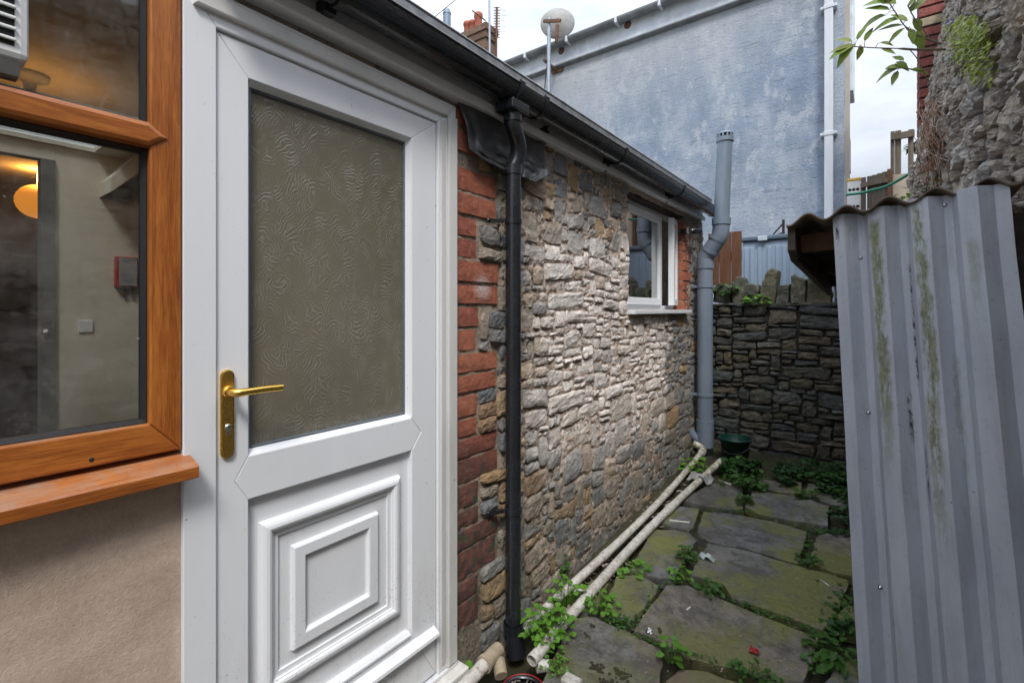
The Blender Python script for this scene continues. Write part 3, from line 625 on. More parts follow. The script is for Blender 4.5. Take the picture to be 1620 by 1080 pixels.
# ------------------------------------------------------------------ flagged path: every flagstone is a piece
Z1 = lambda zx, zy: atg(820 + zx / 2.843, 700 + zy / 2.843)
FL = [
 [(150, 985), (240, 800), (345, 790), (500, 862), (640, 940), (655, 1010), (640, 1085), (560, 1190), (60, 1190)],
 [(515, 850), (665, 650), (760, 650), (940, 720), (1140, 800), (1355, 880), (1330, 975), (1290, 1080), (1265, 1120), (1000, 1030), (760, 980), (640, 905)],
 [(790, 560), (850, 460), (1010, 490), (1280, 570), (1490, 630), (1470, 690), (1420, 820), (1370, 850), (1180, 780), (960, 705), (920, 640), (775, 605)],
 [(500, 575), (600, 395), (700, 398), (770, 415), (800, 445), (705, 620), (640, 620)],
 [(365, 770), (440, 610), (540, 600), (630, 655), (625, 690), (500, 820), (465, 800)],
 [(800, 410), (830, 305), (960, 315), (1150, 355), (1300, 400), (1285, 470), (1260, 550), (1050, 490), (860, 450)],
 [(1305, 545), (1355, 400), (1440, 410), (1560, 455), (1570, 625), (1410, 590)],
 [(740, 262), (870, 180), (1010, 195), (1010, 300), (960, 305), (840, 290)],
 [(1020, 290), (1050, 222), (1250, 245), (1400, 290), (1395, 380), (1200, 350), (1080, 325)],
 [(640, 360), (720, 290), (815, 300), (790, 390), (770, 400), (680, 385)],
 [(670, 1075), (720, 1015), (800, 1015), (960, 1065), (1190, 1130), (1180, 1260), (640, 1260)],
 [(1380, 1085), (1440, 990), (1600, 970), (1700, 1000), (1700, 1260), (1330, 1260)],
 [(1080, 205), (1100, 168), (1280, 180), (1270, 232), (1240, 235)],
 [(1440, 790), (1480, 715), (1640, 745), (1640, 885), (1440, 850)],
 [(230, 770), (330, 620), (420, 615), (350, 760), (330, 775)],
 [(1290, 240), (1300, 182), (1420, 200), (1480, 290), (1415, 285)],
]
path = thing('path', None, None, (.9, 2.2, 0)); path['kind'] = 'structure'
def slab(poly, seed, th=.05, rise=.0):
    rng = random.Random(seed); P = []
    for i in range(len(poly)):
        a, b = poly[i], poly[(i + 1) % len(poly)]; L_ = (b - a).length; k = max(1, int(L_ / .035))
        for j in range(k):
            q = a.lerp(b, j / k); nrm = Vector((-(b - a).y, (b - a).x, 0)).normalized()
            P.append(q + nrm * (n1(q.x * 9, q.y * 9, seed) * .008 + n1(q.x * 45, q.y * 45, seed) * .006 + max(0, n1(q.x * 22, q.y * 22, seed + 4) - .25) * .03))
    c = sum(P, Vector()) / len(P); tx, ty = rng.uniform(-.02, .02), rng.uniform(-.02, .02); lift = rng.uniform(.0, .012) + rise
    def Zt(q): return lift + (q.x - c.x) * tx + (q.y - c.y) * ty
    ringz = []; n = len(P)
    vs = []
    for ins, dz in ((.0, -th), (.002, -.010), (.004, -.001), (.009, 0)):
        for q in P:
            d = (c - q); d.z = 0; d = d.normalized(); p = q + d * ins; vs.append((p.x, p.y, gz(p.y) + Zt(p) + dz))
    for f in (.75, .45):
        for q in P:
            p = c.lerp(q, f); vs.append((p.x, p.y, gz(p.y) + Zt(p) + .004 * n1(p.x * 5, p.y * 5, seed)))
    vs.append((c.x, c.y, gz(c.y) + Zt(c)))
    fs = [(i * n + j, i * n + (j + 1) % n, (i + 1) * n + (j + 1) % n, (i + 1) * n + j) for i in range(5) for j in range(n)] + [(5 * n + j, 5 * n + (j + 1) % n, 6 * n) for j in range(n)]
    return MB().add(vs, fs)
for i, poly in enumerate(FL):
    slab([Z1(*q) for q in poly], 11 + i * 3).build('flagstone', 'flagstone', path)
for i, (x0, x1, y0, y1) in enumerate(((.05, .62, .45, 1.0), (.68, 1.3, .3, 1.12), (1.36, 1.8, .2, 1.3), (.05, .7, -.5, .4), (.76, 1.5, -.6, .25))):     # the path goes on under the camera
    slab([Vector(q + (0,)) for q in ((x0, y0), (x1, y0 + .03), (x1 - .02, y1), (x0 + .02, y1 - .02))], 90 + i).build('flagstone', 'flagstone', path)

# ================================================================== STONE OUTHOUSE (left)
OH = thing('stone_outhouse', 'low rubble stone outhouse with a white door, red brick quoins and black guttering', 'outhouse', (0, 2.8, 0))
YB0, YB1 = 1.388, 4.78
TOP = H + .84
WIN = (3.05, 4.22, H - .0, H + .80)
# quoin bricks at the door jamb, from the photograph's courses (top y, bottom y, stretcher?)
QB = [(168, 199, 0), (202, 256, 0), (262, 300, 1), (303, 338, 1), (341, 372, 0), (376, 407, 0), (411, 446, 1), (450, 482, 1), (486, 517, 0), (523, 556, 0), (562, 591, 1), (597, 622, 1),
      (630, 664, 0), (668, 699, 0), (700, 738, 1), (733, 772, 1), (774, 808, 0), (815, 846, 0), (846, 888, 1), (880, 922, 1), (928, 962, 0), (962, 1000, 0)]
zq = lambda py: H + (490 - py) / F * (1.34 / .6945)
qr = []; z_prev = None
rngq = random.Random(4)
bz = [zq(a) for a, b, c in QB] + [zq(QB[-1][1])]
for k, (a, b, st) in enumerate(QB):
    zt = zq(a); zb = zq(b)
    if k + 1 < len(QB): zb = max(zb, zq(QB[k + 1][0]) + .017)
    if k in (0, 1): zb = max(zb, zt - .085)
    qr.append((1.36, (1.655 if st else 1.53) + rngq.uniform(-.01, .008), zb, zt))
rngq = random.Random(5)
for k, (y0, y1, z0, z1) in enumerate(qr):
    mb = MB(); bm = bmesh.new(); bmesh.ops.create_cube(bm, size=1); worn = z0 < .9
    for v in bm.verts: v.co = Vector((-.05 + v.co.x * .1, (y0 + y1) / 2 + v.co.y * (y1 - y0), (z0 + z1) / 2 + v.co.z * (z1 - z0)))
    bmesh.ops.subdivide_edges(bm, edges=[e for e in bm.edges if abs(e.verts[0].co.y - e.verts[1].co.y) > .02], cuts=6)
    bmesh.ops.subdivide_edges(bm, edges=[e for e in bm.edges if abs(e.verts[0].co.z - e.verts[1].co.z) > .02], cuts=2)
    for v in bm.verts:
        am = .0022 if worn else .0009; s_ = v.co * 26
        v.co += Vector((n1(*s_), n1(s_.x + 9, s_.y, s_.z), n1(s_.x, s_.y + 7, s_.z + k))) * am
        ey = min(v.co.y - y0, y1 - v.co.y); ez = min(v.co.z - z0, z1 - v.co.z)
        if v.co.x > -.02 and (ey < .006) + (ez < .006) >= 1: v.co.x -= rngq.uniform(.0, .004)
    for v in bm.verts: v.co.x += rngq.uniform(-.0006, .0006)
    dx = rngq.uniform(-.004, .005)
    for v in bm.verts: v.co.x += dx
    mb.bm(bm).build('brick', 'brick_red', OH)
# brick jamb on the far side of the outhouse window
rj = random.Random(8); z = H - .0; k = 0
while z < H + .74:
    h = .085; long_ = k % 2
    MB().box((-.112, 4.225, z), (.004 + rj.uniform(-.003, .003), 4.225 + (.23 if long_ else .13) + rj.uniform(-.012, .012), z + h - .010), .003).build('brick', 'brick_red', OH); z += h; k += 1
# wall core with mortar face
def mort(u, v):
    y = YB0 + u * (YB1 - YB0); z = -.15 + v * (TOP + .15)
    d = -.001 + .008 * n1(y * 9, z * 12, 3) + .014 * n1(y * 30, z * 38, 1) + .013 * n1(y * 78, z * 84, 2)
    if y < 1.68: d = -.008 + .005 * n1(y * 30, z * 40, 3)
    if z < .35: d += .03 * (.35 - z)
    return (d, y, z)
hole = lambda u, v: (WIN[0] < YB0 + u * (YB1 - YB0) < 4.25) and (WIN[2] < -.15 + v * (TOP + .15) < WIN[3])
m_ = MB(); m_.grid(mort, 340, 230, True, hole)
m_.box((-.35, 1.39, -.15), (-.06, WIN[0], TOP)); m_.box((-.35, 4.24, -.15), (-.06, YB1, TOP)); m_.box((-.35, WIN[0], -.15), (-.06, 4.24, WIN[2] - .02)); m_.box((-2.6, YB1 - .3, -.15), (-.36, YB1, TOP))
m_.box((-.16, 3.0, H - .03), (-.012, 3.049, WIN[3])).box((-.16, 4.227, H - .03), (-.012, 4.262, WIN[3])).box((-.16, 3.049, WIN[2] - .06), (-.018, 4.227, WIN[2] - .021))
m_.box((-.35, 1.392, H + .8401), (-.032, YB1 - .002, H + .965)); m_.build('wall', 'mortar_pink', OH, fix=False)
MB().box((-.30, 3.03, H + .796), (-.020, 4.235, H + .838), .004).build('lintel', 'dark_timber', OH)
def sz_left(y, z, rng):
    k = rng.random()
    if z > H + .25: h = rng.uniform(.07, .15) if k < .7 else rng.uniform(.04, .07); asp = rng.uniform(.9, 1.9)
    elif y < 2.0: h = rng.uniform(.06, .13) if k < .6 else rng.uniform(.03, .06); asp = rng.uniform(1.3, 2.6)
    elif z < .75: h = rng.uniform(.08, .17) if k < .55 else rng.uniform(.035, .07); asp = rng.uniform(1.2, 2.2)
    else: h = rng.uniform(.022, .05) if k < .62 else rng.uniform(.05, .10); asp = rng.uniform(1.5, 3.6)
    return h, asp
rs = random.Random(27)
st_ = pack(1.54, YB1 - .03, -.06, TOP - .01, sz_left, rs)
holes = [(a - .3, b + .012, c - .006, d + .006) for a, b, c, d in qr] + [(WIN[0] - .005, 4.225, WIN[2] - .045, TOP + 1)] + [(4.22, 4.375, H - .02, H + .75)]
st_ = [q for q in (trim(s, holes) for s in st_) if q and gz(q[0]) - .05 < q[3]]
st_ = [q for q in st_ if (q[1] - q[0]) * (q[3] - q[2]) > .004 or rs.random() > .16]
warpL = lambda s, z: (s + .012 * n1(s * 3, z * 3, 7), z + .020 * n1(s * 2.2, z * 2.2, 3) * min(1, max(0, (s - 1.7) * 3)))
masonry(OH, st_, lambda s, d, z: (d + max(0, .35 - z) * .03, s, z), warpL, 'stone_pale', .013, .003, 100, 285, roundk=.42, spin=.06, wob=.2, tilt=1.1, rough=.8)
# eaves: fascia boards, roof deck with a metal drip edge
MB().box((-.03, .46, H + .862), (.022, 2.62, H + .945), .003).box((-.03, .46, H + .822), (.050, 2.62, H + .8615), .004).build('fascia', 'white_upvc', OH)
MB().box((-.03, 2.63, H + .872), (.020, 4.72, H + .945), .003).box((-.03, 2.63, H + .838), (.045, 4.72, H + .8715), .004).build('fascia', 'white_upvc', OH)
MB().box((-.06, .2, H + .79), (-.004, 1.40, H + .824)).build('timber_strip', 'mortar_pink', OH)
rf = MB(); rf.add([(.075, .46, H + .97), (.075, 4.78, H + .97), (-1.9, 4.78, H + 1.45), (-1.9, .46, H + 1.45), (.075, .46, H + 1.03), (.075, 4.78, H + 1.03), (-1.9, 4.78, H + 1.51), (-1.9, .46, H + 1.51)], [(0, 1, 2, 3), (4, 7, 6, 5), (0, 4, 5, 1), (1, 5, 6, 2), (2, 6, 7, 3), (3, 7, 4, 0)])
roof = rf.build('roof', 'metal_edge', OH)
e = MB(); e.box((.0755, .46, H + .945), (.082, 4.79, H + 1.038), .002); e.tube([(.080, .46, H + 1.038), (.080, 4.79, H + 1.038)], .006, 8)
eg = e.build('drip_edge', 'metal_edge', roof)
b = MB()
for y in (.75, 1.35, 1.98, 2.5, 3.05, 3.6, 4.2): b.lathe([(.0, .006), (.004, .005), (.006, 0)], (.082, y, H + 1.0), 8, (1, 0, 0))
b.build('screw', 'gasket_black', roof)
# ------------------------------------------------------------------ white door
yj0, yj1 = .448, 1.386; ys0, ys1 = .522, 1.287; zs0, zs1 = .078, H + .708; yg0, yg1 = .601, 1.166; zg0, zg1 = H - .3876, H + .615
DR = MB()
DR.plate([(yj0, .07), (ys0 - .002, .07), (ys0 - .002, zs1 + .002), (yj0, H + .80)], -.06, .012, .0015)
DR.plate([(yj0, H + .8002), (ys0 - .002, zs1 + .0022), (ys1 + .002, zs1 + .0022), (yj1, H + .8002)], -.06, .0115, .004)
DR.plate([(ys1 + .002, .07), (yj1, .07), (yj1, H + .80), (ys1 + .002, zs1 + .002)], -.06, .012, .004)
door = DR.build('door_frame', 'white_upvc', OH, (0, .9, .1))
MB().plate([(1.335, .075), (1.3845, .075), (1.3845, H + .75), (1.335, H + .74)], .0125, .024, .005).build('frame_trim', 'dirty_upvc', door)
MB().plate([(yj0 + .02, H + .742), (1.334, H + .742), (1.334, H + .785), (yj0 + .02, H + .785)], .0122, .026, .006).build('frame_trim', 'dirty_upvc', door)
MB().plate([(ys1 + .014, .1), (1.325, .1), (1.325, H + .73), (ys1 + .014, H + .72)], .0122, .018, .003).build('frame_trim', 'dirty_upvc', door)
MB().box((-.055, ys0 - .008, .08), (-.004, ys0 + .012, zs1 + .01)).box((-.055, ys1 - .012, .08), (-.004, ys1 + .008, zs1 + .01)).box((-.055, ys0 + .0121, zs1 - .012), (-.004, ys1 - .0121, zs1 + .01)).build('draught_seal', 'dirty_upvc', door)
dl = thing('door', None, None, (0, .9, .2)); dl.parent = OH; dl.location = Vector((0, .9, .2)) - Vector(OH.location)
xs_ = -.022; xf = .004; zrt = .286; zm0 = H - .505; zb1 = H - 1.12
zmid = (zg0 + zm0) / 2
def beadbox(mb): return mb
MB().plate([(ys0 + .0006, zs0), (yg0, zrt), (yg0, zm0), (yg0 - .035, zmid), (yg0, zg0), (yg0, zg1), (ys0 + .001, zs1 - .003)], xs_ - .04, xf, .0012).build('stile', 'white_upvc', dl)
MB().plate([(ys1 - .003, zs0), (ys1 - .003, zs1 - .003), (yg1, zg1), (yg1, zg0), (yg1 + .045, zmid), (yg1, zm0), (yg1, zrt)], xs_ - .04, xf, .003).build('stile', 'white_upvc', dl)
MB().plate([(ys0 + .003, zs1 - .003), (yg0, zg1), (yg1, zg1), (ys1 - .003, zs1 - .003)], xs_ - .04, xf - .0004, .003).build('top_rail', 'white_upvc', dl)
MB().plate([(yg0 + .0005, zm0), (yg1 - .0005, zm0), (yg1 + .0445, zmid), (yg1 - .0005, zg0), (yg0 + .0005, zg0), (yg0 - .0345, zmid)], xs_ - .04, xf - .0003, .003).build('mid_rail', 'white_upvc', dl)
MB().plate([(ys0 + .003, zs0), (ys1 - .003, zs0), (yg1, zrt - .0005), (yg0, zrt - .0005)], xs_ - .04, xf - .0004, .003).build('bottom_rail', 'white_upvc', dl)
# glazing bead, gasket and patterned pane
MB().frame(yg0 - .001, yg1 + .001, zg0 - .001, zg1 + .001, [(0, -.001), (.002, -.001), (.013, -.018), (.013, -.03), (-.004, -.03)]).build('glazing_bead', 'white_upvc', dl)
MB().frame(yg0 + .0125, yg1 - .0125, zg0 + .0125, zg1 - .0125, [(0, -.018), (.004, -.017), (.007, -.021), (.007, -.032)]).build('gasket', 'gasket_grey', dl)
MB().box((-.045, yg0 + .008, zg0 + .008), (-.026, yg1 - .008, zg1 - .008)).build('pane', 'patterned_door_glass', dl)
# lower panel with mouldings
zp0 = zrt - .001; pz = MB(); pz.box((-.045, yg0 - .004, zp0 - .004), (-.016, yg1 + .004, zm0 + .004)); panel = pz.build('panel', 'white_upvc', dl)
o0, o1, oz0, oz1 = .636, 1.122, H - 1.071, H - .583
MB().frame(o0, o1, oz0, oz1, [(0, -.0165), (.001, -.008), (.006, -.0005), (.014, .004), (.022, .0055), (.029, .003), (.033, -.003), (.036, -.0035), (.038, -.008), (.044, -.0095), (.052, -.0095), (.0525, -.0165)]).build('moulding', 'white_upvc', dl)
i0, i1, iz0, iz1 = .727, 1.029, H - .984, H - .681
MB().frame(i0, i1, iz0, iz1, [(0, -.0165), (.003, -.004), (.007, -.001), (.037, -.001), (.040, -.003), (.043, -.0125), (.046, -.0145)]).box((-.018, i0 + .045, iz0 + .045), (-.0145, i1 - .045, iz1 - .045)).build('raised_square', 'white_upvc', dl)
MB().sweep([(-.02, .232), (-.02, .262), (.004, .262), (.034, .246), (.036, .236), (.030, .232)], ys0 + .012, ys1 - .012).build('drip_bar', 'white_upvc', dl)
MB().sweep([(-.02, .285), (-.02, .302), (.0, .302), (.010, .292), (.010, .285)], yg0 + .01, yg1 - .01).build('glazing_bead', 'white_upvc', dl)
# brass-coloured lever handle
ph = MB(); yc = .5475; zc0, zc1 = H - .381, H - .153; rr = .0165
pts = [(yc + rr * math.cos(a), zc1 - rr + rr * math.sin(a)) for a in [math.pi * i / 12 for i in range(13)]] + [(yc + rr * math.cos(a), zc0 + rr + rr * math.sin(a)) for a in [math.pi + math.pi * i / 12 for i in range(13)]]
ph.plate(pts, .0041, .013, .004); hp = ph.build('handle_plate', 'brushed_gold', dl)
zl = H - .209
MB().lathe([(.0155, 0), (.0155, .006), (.012, .010)], (.013, yc, zl), 20, (1, 0, 0)).tube(smoothpath([(.018, yc, zl), (.042, yc, zl), (.055, yc + .012, zl), (.058, yc + .035, zl + .001), (.058, yc + .075, zl + .0015), (.056, yc + .118, zl)], 5), [.0105] * 12 + [.0095] * 14, 14).build('handle', 'brushed_gold', dl)
MB().lathe([(.0, .004), (.007, .0035), (.0085, 0)], (.013, yc, H - .30), 16, (1, 0, 0)).box((.0132, yc - .0045, H - .322), (.0155, yc + .0045, H - .301), .001).build('lock', 'steel', dl)
MB().box((.0168, yc - .001, H - .304), (.0172, yc + .001, H - .297)).build('keyhole', 'hole_black', dl)
th_ = MB(); th_.box((-.06, yj0, -.02), (.062, 1.41, .055), .006); th_.build('threshold', 'threshold_white', OH)
MB().plate([(yj0, .0555), (yj1, .0555), (yj1, .0695), (yj0, .0695)], -.06, .02, .003).build('frame_sill', 'white_upvc', OH)
# ------------------------------------------------------------------ outhouse window
wnd = thing('window', None, None, (-.1, 3.6, H)); wnd.parent = OH; wnd.location = Vector((-.1, 3.6, H)) - Vector(OH.location)
x0 = -.128; x1 = -.09; y0, y1, z0, z1 = WIN[0], 4.225, H + .0, H + .795
fr = MB(); fr.plate([(y0, z0), (y1, z0), (y1, z0 + .035), (y0, z0 + .035)], x0, x1, .003); fr.plate([(y0, z1 - .035), (y1, z1 - .035), (y1, z1), (y0, z1)], x0, x1, .003)
fr.plate([(y0, z0 + .0352), (y0 + .03, z0 + .0352), (y0 + .03, z1 - .0352), (y0, z1 - .0352)], x0, x1, .003); fr.plate([(y1 - .03, z0 + .0352), (y1, z0 + .0352), (y1, z1 - .0352), (y1 - .03, z1 - .0352)], x0, x1, .003)
fr.plate([(3.90, z0 + .0352), (3.945, z0 + .0352), (3.945, z1 - .0352), (3.90, z1 - .0352)], x0, x1 - .003, .003); fr.build('frame', 'white_upvc', wnd)
sa = MB()
def sash(mb, a, b, c, d, xb, xf_, t, M=None, ch=.006):
    mb.plate([(a, c), (b, c), (b - t, c + t), (a + t, c + t)], xb, xf_, ch, M); mb.plate([(a, d), (a + t, d - t), (b - t, d - t), (b, d)], xb, xf_ - .0003, ch, M)
    mb.plate([(a, c), (a + t, c + t), (a + t, d - t), (a, d)], xb, xf_ - .0002, ch, M); mb.plate([(b, c), (b, d), (b - t, d - t), (b - t, c + t)], xb, xf_ - .0004, ch, M); return mb
sash(sa, y0 + .032, 3.897, z0 + .037, z1 - .037, x0 + .02, x1 + .018, .055).build('sash', 'white_upvc', wnd)
MB().box((x0 + .03, y0 + .08, z0 + .085), (x0 + .036, 3.85, z1 - .085)).build('pane', 'window_glass', wnd)
Mh = Matrix.Translation((x1 + .002, 4.20, 0)) @ Matrix.Rotation(R(11), 4, 'Z')
sash(MB(), -.252, 0, z0 + .037, z1 - .037, 0, .045, .055, Mh).build('sash', 'white_upvc', wnd)
q = MB(); vs = [Mh @ Vector(v) for v in [(a, b, c) for a in (.014, .02) for b in (-.20, -.05) for c in (z0 + .09, z1 - .09)]]; q.add(vs, [(0, 1, 3, 2), (4, 6, 7, 5), (0, 4, 5, 1), (2, 3, 7, 6), (0, 2, 6, 4), (1, 5, 7, 3)]).build('pane', 'window_glass', wnd)
MB().box((x1 + .012, y0, z0 - .03), (.055, 4.265, z0 - .002), .004).build('sill', 'white_upvc', wnd)
MB().box((-1.6, 2.9, H - .6), (-1.55, 4.6, H + .75)).build('inner_wall', 'room_grey', OH)

# ------------------------------------------------------------------ guttering
GT = thing('gutter', 'long black plastic half-round gutter under the roof edge of the stone outhouse', 'gutter', (.07, 1.8, H + .9))
gx, gzc, gr = .110, H + .932, .057
def gprof(r, t=.003, deep=1.15):
    o = [(gx + r * math.cos(a), gzc + r * deep * math.sin(a)) for a in [math.pi + math.pi * i / 16 for i in range(17)]]
    i_ = [(gx + (r - t) * math.cos(a), gzc + (r - t) * deep * math.sin(a)) for a in [2 * math.pi - math.pi * i / 16 for i in range(17)]]
    return o + i_
MB().sweep(gprof(gr), .48, 4.70, None, False).tube([(gx + gr, .48, gzc), (gx + gr, 4.70, gzc)], .005, 8).build('trough', 'black_plastic', GT)
def clipring(y, wd, k=.006):
    mb = MB(); mb.sweep(gprof(gr + k, k), y - wd / 2, y + wd / 2); mb.tube([(gx + gr + .002, y - wd / 2, gzc + .006), (gx + gr + .002, y + wd / 2, gzc + .006)], .009, 8); return mb
for y, wd in ((1.615, .024), (1.80, .024)): clipring(y, wd, .010).build('union_strap', 'black_plastic', GT)
MB().sweep(gprof(gr + .006, .006), 1.628, 1.787).build('running_outlet', 'black_plastic', GT)
for y in (.80, 2.66, 3.72): clipring(y, .022, .006).box((.022, y - .018, gzc - .075), (.075, y + .018, gzc - .03), .004).box((.0225, y - .011, gzc - .1), (.034, y + .011, gzc + .02), .002).build('bracket', 'black_plastic', GT)
ec = MB(); ec.plate([(a - 0, b) for a, b in gprof(gr + .004, .02)[:17]], 0, .004, 0, Matrix(((0, 1, 0, 0), (1, 0, 0, 4.701), (0, 0, 1, 0), (0, 0, 0, 1)))); ec.build('end_cap', 'black_plastic', GT)
# ------------------------------------------------------------------ downpipe
DP = thing('downpipe', 'black rainwater downpipe running down beside the red brick door jamb', 'downpipe', (.075, 1.70, .05))
pxc = .075; ztop = H + .66; yd = 1.70
d = atx(812, 300, pxc); yd = d.y
zbot = -.004
MB().tube([(pxc, yd, zbot + .05), (pxc, yd, H + .60)], .034, 24).build('pipe', 'black_plastic', DP)
MB().tube([(pxc, yd, H + .585), (pxc, yd, H + .625)], .0385, 24).tube(smoothpath([(pxc, yd, H + .62), (pxc + .012, yd + .014, H + .665), (pxc + .024, yd + .006, H + .71), (gx - .002, yd - .030, H + .755), (gx, yd - .05, H + .79), (gx, yd - .05, H + .85)], 5), .0345, 24).tube([(gx, yd - .05, H + .79), (gx, yd - .05, H + .85)], .039, 24).build('swan_neck', 'black_plastic', DP)
MB().box((gx - .047, yd - .11, H + .825), (gx + .047, yd + .01, H + .868), .006).build('outlet_box', 'black_plastic', DP)
MB().hollow(smoothpath([(pxc, yd, zbot + .085), (pxc, yd, zbot + .055), (pxc + .006, yd - .002, zbot + .03), (pxc + .022, yd - .008, zbot - .035)], 5), .041, .004, 24).tube([(pxc, yd, zbot + .075), (pxc, yd, zbot + .098)], .0435, 24, False).build('shoe', 'black_plastic', DP)
for zc in (H + (490 - 350) / F * 2.09, H - (808 - 490) / F * 2.09):
    m2 = MB(); m2.hollow([(pxc, yd, zc - .011), (pxc, yd, zc + .011)], .0385, .005, 24); m2.bar((pxc - .03, yd - .03, zc), (.012, yd - .085, zc), .018, .016); m2.lathe([(.011, 0), (.011, .008), (.0, .009)], (.008, yd - .09, zc), 12, (1, 0, 0)); m2.build('bracket', 'black_plastic', DP)
# torn sheet of black lining tucked under the eaves behind the downpipe
def flapf(u, v):
    edge = [(722, 155, 900, 212), (737, 196, 858, 232), (742, 236, 862, 256), (768, 255, 870, 277), (800, 272, 846, 288)]
    k = v * 4; i = min(3, int(k)); t = k - i; a = [edge[i][j] * (1 - t) + edge[i + 1][j] * t for j in range(4)]
    xx = .034 + .022 * v * (.6 + math.sin(u * 5 + v * 2) * .5) + (.02 * (u - .75) * v * 4 if u > .75 else 0) +   .014 * n1(u * 7, v * 5, 2) + .007 * n1(u * 17, v * 13, 5) - .02 * (1 - v)
    return atx(a[0] + (a[2] - a[0]) * u, a[1] + (a[3] - a[1]) * u, max(.014, xx))
fl = MB(); fl.grid(flapf, 36, 20); o = fl.build('plastic_sheet', 'black_sheet'); o.modifiers.new('thickness', 'SOLIDIFY').thickness = .0025
tag(o, 'torn flap of black plastic sheet hanging behind the top of the black downpipe', 'plastic sheet')
# ================================================================== RENDERED HOUSE with the brown window (near left)
RH = thing('rendered_house', 'house corner with brown render and an orange-brown woodgrain window left of the door', 'house', (0, .1, 0))
wl = MB(); wl.box((-.25, -1.2, -.2), (-.006, .4468, H - .376)); wl.box((-.25, -1.2, H + .981), (-.006, .4468, H + 1.22)); wl.box((-.25, -1.2, H - .3755), (-.006, -.62, H + 1.1)); wl.build('wall', 'render_beige', RH)
W = thing('window', None, None, (0, -.05, H - .33)); W.parent = RH; W.location = Vector((0, -.05, H - .33)) - Vector(RH.location)
yo, yi = .4455, .382; zt0, zt1 = H + .372, H + .430; zr0, zr1 = H - .334, H - .262; yl = -.62; ztop = H + .98
xw0, xw1 = -.07, .008
MB().plate([(yo, zr0), (yo, ztop), (yi, ztop), (yi, zr1)], xw0, xw1, .004).build('stile', 'wood_v', W)
MB().plate([(yl, zr0), (yl + .06, zr1), (yl + .06, ztop), (yl, ztop)], xw0, xw1, .004).build('stile', 'wood_v', W)
MB().plate([(yl, zr0 - .0), (yo, zr0), (yi, zr1), (yl + .06, zr1)], xw0, xw1 - .0003, .004).build('bottom_rail', 'wood_h', W)
tr = MB(); zm2 = (zt0 + zt1) / 2; tr.plate([(yl + .06, zt0), (yi - .001, zt0), (yi + .038, zm2), (yi - .001, zt1), (yl + .06, zt1)], xw0, xw1 + .007, .012); tr.build('transom', 'wood_h', W)
tr = MB(); pr = [(xw0, zt0), (-.012, zt0), (xw1 + .004, zt0 + .012), (xw1 + .006, zt0 + .034), (-.012, zt1), (xw0, zt1)]
MB().sweep([(-.03, zr0 - .004), (.062, zr0 - .030), (.067, zr0 - .034), (.067, zr0 - .058), (.062, zr0 - .061), (-.03, zr0 - .050)], -1.2, .4615).build('sill', 'wood_h', W)
for a, b, c in ((zr1, zt0, 'lower'), (zt1, ztop, 'upper')):
    MB().frame(yl + .06, yi, a, b, [(-.001, -.010), (.002, -.009), (.010, -.022), (.010, -.034), (0, -.034)]).build('gasket', 'gasket_black', W)
    MB().box((-.036, yl + .06, a), (-.028, yi, b)).build('pane', 'dusty_glass', W)
dh = atx(145, 727, xw1); MB().lathe([(0, .0006), (.0042, .0006), (.0048, 0)], (xw1 - .0002, dh.y, dh.z), 12, (1, 0, 0)).build('drain_hole', 'hole_black', W)
# ------------------------------------------------------------------ room behind the window
RM = thing('room', None, None, (-1.2, .4, 0)); RM.parent = RH; RM.location = Vector((-1.2, .4, 0)) - Vector(RH.location)
xw = -3.3; ceil = H + 1.16                     # cream wall with a doorway to a darker room; a rooflight in the ceiling
pa = atx(87, 500, xw); pb = atx(64, 500, xw)
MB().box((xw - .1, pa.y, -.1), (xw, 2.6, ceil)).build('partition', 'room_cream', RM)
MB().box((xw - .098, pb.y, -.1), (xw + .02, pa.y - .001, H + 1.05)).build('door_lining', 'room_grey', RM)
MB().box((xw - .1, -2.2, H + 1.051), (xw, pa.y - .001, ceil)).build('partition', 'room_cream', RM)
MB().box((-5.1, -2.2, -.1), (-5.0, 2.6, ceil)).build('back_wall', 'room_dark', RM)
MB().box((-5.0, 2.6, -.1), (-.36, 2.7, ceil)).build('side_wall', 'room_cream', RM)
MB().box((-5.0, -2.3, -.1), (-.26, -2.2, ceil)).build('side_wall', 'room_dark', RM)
MB().box((-.25, -2.3, -.1), (-.15, -1.201, ceil)).build('side_wall', 'room_cream', RM)
MB().box((-5.0, -2.2, -.16), (-.36, 2.6, -.1)).build('floor', 'floor_brown', RM)
k0 = att(0, 131, 1.16 * F / (490 - 131)).x; k1 = att(0, 217, 1.16 * F / (490 - 217)).x; k1 = max(k1, xw + .03); ke = .98
for bx0, bx1, by0, by1 in ((-5.1, k1, -2.3, 2.7), (k0, -.255, -2.3, 2.7), (k1, k0, ke, 2.7), (k1, k0, -2.3, -1.5)):
    MB().box((bx0, by0, ceil + .001), (bx1, by1, ceil + .03)).build('ceiling', 'room_cream', RM)
MB().box((k1 - .02, -1.52, ceil + .031), (k0 + .02, ke + .02, ceil + .038)).build('rooflight', 'rooflight_pane', RM)
s0 = atx(176, 303, xw + .3); s1 = atx(262, 245, xw + .3); mb = MB(); mb.add([(xw + .001, s0.y, s0.z), (xw + .3, s0.y, s0.z), (xw + .001, s1.y, s1.z), (xw + .3, s1.y, s1.z), (xw + .001, s0.y, s0.z + .1), (xw + .3, s0.y, s0.z + .1), (xw + .001, s1.y, s1.z + .2), (xw + .3, s1.y, s1.z + .2)], [(0, 1, 3, 2), (4, 6, 7, 5), (0, 4, 5, 1), (2, 3, 7, 6), (0, 2, 6, 4), (1, 5, 7, 3)]); mb.build('stair_soffit', 'room_cream', RM)
